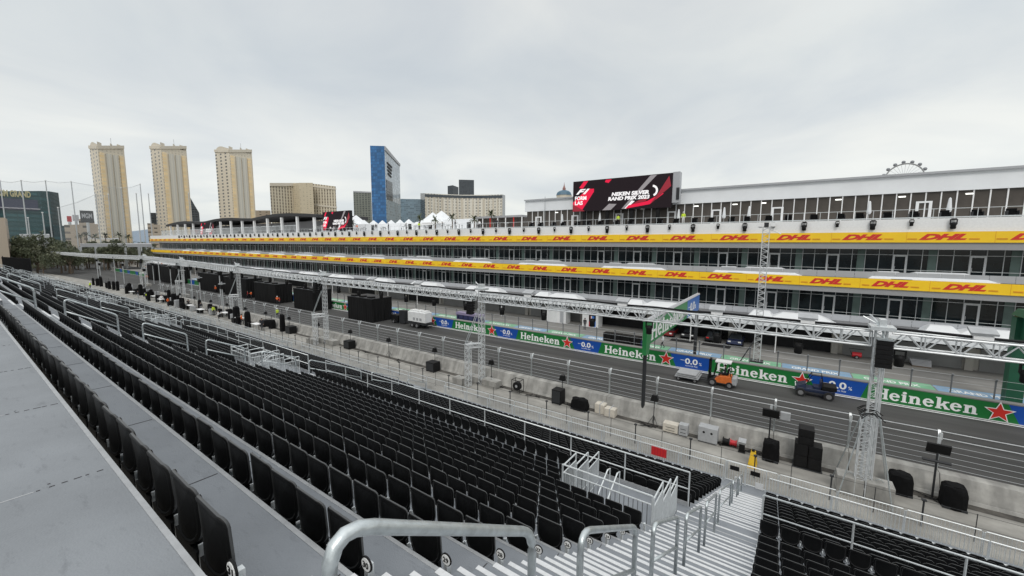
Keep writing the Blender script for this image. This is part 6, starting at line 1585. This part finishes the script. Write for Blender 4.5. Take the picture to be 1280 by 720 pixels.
# blue roofed cupola with spire
a = far(705, 245, 900); zt = far(705, 239, 900).z; zs = far(705, 227.5, 900).z
t = thing('cupola', (a.x, a.y, 0), 'blue domed roof with a little spire showing over the white pavilion', 'domed building')
b = MB(); b.lathe((a.x, a.y, 0), [(17, 0), (17, a.z), (18, a.z + 1)], 8); b.build('wall', 'tower_cream', t)
b = MB(); b.lathe((a.x, a.y, a.z + 1), [(18, 0), (15.5, 6), (11, zt - a.z - 1), (5, zt - a.z + 1), (0, zt - a.z + 1.2)], 8); b.build('roof', mat('slate_blue', (.06, .13, .19), .5), t)
b = MB(); b.lathe((a.x, a.y, zt + 1), [(3.6, 0), (3.6, 5), (2.2, 8), (.8, 12), (0, zs - zt)], 8); b.build('spire', mat('spire_red', (.28, .14, .12), .6), t)
# observation wheel far behind the pavilion
D_ = 1500; c0 = far(1130, 223, D_); up_ = far(1130, 203.5, D_); rW = (up_ - c0).z
sdir = Vector((c0.y, -c0.x, 0)).normalized()
c0.z = up_.z - rW
t = thing('observation_wheel', (c0.x, c0.y, 0), 'top of a giant observation wheel with cabins above the pavilion roof', 'wheel')
b = MB()
for off in (-2.5, 2.5):
    fwd = Vector((c0.x, c0.y, 0)).normalized() * off
    b.tube([c0 + fwd + sdir * rW * .93 * math.cos(2 * math.pi * i / 72) + Vector((0, 0, 1)) * rW * .93 * math.sin(2 * math.pi * i / 72) for i in range(73)], 1.5, 6)
b.build('rim', mat('wheel_grey', (.34, .35, .36), .5), t)
b = MB()
for i in range(28): a_ = 2 * math.pi * i / 28; b.tube([c0, c0 + sdir * rW * .93 * math.cos(a_) + Vector((0, 0, 1)) * rW * .93 * math.sin(a_)], .28, 4)
b.build('spoke', 'pole_grey', t)
for i in range(16):
    a_ = 2 * math.pi * (i + .25) / 16; q = c0 + sdir * rW * 1.04 * math.cos(a_) + Vector((0, 0, 1)) * rW * 1.04 * math.sin(a_)
    b = MB(); b.lathe(q, [(0, -4.4), (3.2, -3.2), (4.4, 0), (3.2, 3.2), (0, 4.4)], 10); b.build('cabin', mat('cabin_grey', (.22, .23, .25), .4) if i == 0 else 'cabin_grey', t, smooth=True)
b = MB()
for s in (-1, 1): b.tube([c0 + Vector((0, 0, 0)), Vector((c0.x + sdir.x * s * 40, c0.y + sdir.y * s * 40, 0))], 2, 6)
b.build('leg', 'pole_grey', t)
# distant mountains
b = MB(); r_ = random.Random(4); pts = []
for i in range(60):
    u = -250 + 30 * i; v = 297 + (6 if u > 600 else 0) - 14 * abs(math.sin(i * .55)) * r_.uniform(.5, 1) - (14 if 210 < u < 330 else 0); pts.append(far(u, v, 5200))
for a, c in zip(pts, pts[1:]): 
    o = Vector((a.x, a.y, 0)).normalized() * 900; o2 = Vector((c.x, c.y, 0)).normalized() * 900
    b.face([(a.x - o.x, a.y - o.y, -1), (c.x - o2.x, c.y - o2.y, -1), tuple(c), tuple(a)]); b.face([tuple(a), tuple(c), (c.x + o2.x * .6, c.y + o2.y * .6, -1), (a.x + o.x * .6, a.y + o.y * .6, -1)])
struct(b.build('mountains', 'mountain'))

# golf range nets on tall poles
poles = [(36, 293, 229.5), (66, 300, 229.5), (97.5, 302, 230.5), (77.5, 302, 263), (57.5, 300, 269.5), (126, 305, 246), (141.5, 305, 246), (158, 306, 238), (176, 300, 245), (182, 296, 233), (191, 298, 245), (240.5, 290, 244), (10, 300, 230), (38.8, 294, 276)]
tops = []
for k, (u, v, vt) in enumerate(poles):
    d = 300 + 12 * (k % 4); a = far(u, 303, d); lo, hi = 5.0, 120.0
    for _ in range(40):
        m_ = (lo + hi) / 2
        if seen((a.x, a.y, m_))[1] > vt: lo = m_
        else: hi = m_
    t = thing('net_pole', (a.x, a.y, 0), 'tall slim pale pole holding netting, %s in order from the %s' % (ORD[k], 'green hotel'), 'pole', 'poles holding the golf nets')
    b = MB(); b.tube([(a.x, a.y, 0), (a.x, a.y, lo)], .30, 7, r1=.2); b.build('pole', 'pole_grey', t)
    b = MB(); b.tube([(a.x, a.y, lo), (a.x, a.y, lo + .4)], .34, 7); b.build('cap', 'white_paint', t); tops.append(Vector((a.x, a.y, lo)))
t = thing('golf_net', (tops[0].x, tops[0].y, 0), 'fine grey netting hung between the tall slim poles', 'net')
for i, j in ((12, 0), (0, 1), (1, 2), (2, 7), (7, 9), (5, 6), (3, 5)):
    b = MB(); a, c = tops[i], tops[j]; b.face([(a.x, a.y, 3), (c.x, c.y, 3), tuple(c), tuple(a)]); b.build('net_panel', 'net', t)
    b = MB(); m_ = a.lerp(c, .5) - Vector((0, 0, .8)); b.tube([a, m_, c], .07, 4); b.build('cable', 'pole_grey', t)

# trees at the far end
def crown_mesh(rng, h, w, n, dark):
    b = MB(); cl = [(rng.gauss(0, w * .26), rng.gauss(0, w * .26), h * rng.uniform(.42, .9), rng.uniform(.25, .5) * w * .55) for _ in range(11)]
    for _ in range(n):
        c = cl[rng.randrange(len(cl))]; v = Vector((rng.gauss(0, 1), rng.gauss(0, 1), rng.gauss(0, .8))).normalized() * c[3] * rng.uniform(.5, 1.0) ** .6
        p = Vector((c[0], c[1], c[2])) + v; s = rng.uniform(.16, .36); a_ = Vector((rng.gauss(0, 1), rng.gauss(0, 1), rng.gauss(0, 1))).normalized(); q = a_.orthogonal().normalized(); r2 = a_.cross(q)
        b.face([p - q * s, p - r2 * s * .6, p + q * s, p + r2 * s * .6])
    return b
TP = []
for i in range(4):
    rng = random.Random(40 + i); h = (10.5, 9.0, 12.0, 8.0)[i]; w = (7, 6.5, 6.5, 8)[i]
    t = thing('leafy_tree', (0, 0, 0), 'x', 'tree', 'trees beyond the end of the track')
    b = MB(); b.tube([(0, 0, 0), (.1, 0, h * .3), (.0, .15, h * .62)], .28, 7, r1=.14)
    for q in range(5): a_ = q * 1.26; b.tube([(.05, 0, h * .32), (math.cos(a_) * w * .2, math.sin(a_) * w * .2, h * .6)], .11, 5, r1=.04)
    tr = b.build('trunk', 'bark', t, local=True); cr = crown_mesh(rng, h, w, 1500, i % 2).build('crown', 'leaf_dark' if i % 2 == 0 else 'leaf_mid', t, local=True); KIDS[t.name] = [tr, cr]; TP.append(t)
rng = random.Random(77)
for k in range(84):
    u = -14 + 208 * ((k * .618034) % 1); d = rng.uniform(225, 340) if u < 95 else rng.uniform(250, 360)
    a = far(u, 303, d); i = k % 4; o = TP[i] if k < 4 else copy_tree(TP[i]); s = rng.uniform(.75, 1.22) * (1.08 if u < 60 else .98) * (.85 if d < 230 else 1.05)
    o.location = (a.x, a.y, 0); o.rotation_euler = (0, 0, rng.uniform(0, 6.28)); o.scale = (s, s, s)
    o['label'] = ('dark leafy tree in the belt beyond the end of the track', 'olive green leafy tree in the belt beyond the end of the track', 'dark slender leafy tree in the belt beyond the end of the track', 'low spreading olive tree in the belt beyond the end of the track')[i]
for k, (u, v) in enumerate(((100, 293), (107, 292), (131, 293), (148, 292), (160, 294), (52, 291), (118, 294))):
    a = far(u, v, 330); palm(a.x, a.y, 0, a.z - .8, 'tall palm in the distant tree belt below the netting, %s from the apartment block' % ORD[[1, 2, 4, 5, 6, 0, 3][k]], rp_, 2.0, 'palms in the distant tree belt')
# low walls and sheds in front of the trees
for k, (u0, u1, v, d, m_, lab) in enumerate(((24, 62, 293.5, 395, 'grey_panel', 'long grey roofed shed among the trees below the netting'), (100, 190, 306, 262, 'grey_panel', 'long pale overhead walkway before the trees at the end of the pit building'), (112, 150, 299, 380, 'tower_cream', 'cream wall glimpsed between the trees under the first tower'))):
    a, c = far(u0, v, d), far(u1, v, d); t = thing(('shed', 'walkway_bridge', 'garden_wall')[k], (a.x, a.y, 0), lab, ('shed', 'bridge', 'wall')[k])
    th = Vector((a.x, a.y, 0)).normalized() * 6; z0 = (a.z - 1.0) if k == 1 else 0
    b = MB(); b.hull([(a.x, a.y, z0), (c.x, c.y, z0), (c.x + th.x, c.y + th.y, z0), (a.x + th.x, a.y + th.y, z0)], [(a.x, a.y, a.z), (c.x, c.y, a.z), (c.x + th.x, c.y + th.y, a.z), (a.x + th.x, a.y + th.y, a.z)]); b.build('wall', m_, t)
    b = MB(); b.hull([(a.x, a.y, a.z), (c.x, c.y, a.z), (c.x + th.x, c.y + th.y, a.z), (a.x + th.x, a.y + th.y, a.z)], [(a.x, a.y, a.z + .3), (c.x, c.y, a.z + .3), (c.x + th.x, c.y + th.y, a.z + .9), (a.x + th.x, a.y + th.y, a.z + .5)]); b.build('roof', 'fascia_grey' if k == 1 else 'grey_panel', t)
    if k == 1:
        for i in range(6): q = a.lerp(c, i / 5); b = MB(); b.box(q.x - .4, q.x + .4, q.y - .4, q.y + .4, 0, z0); b.build('column', 'pole_grey', t)
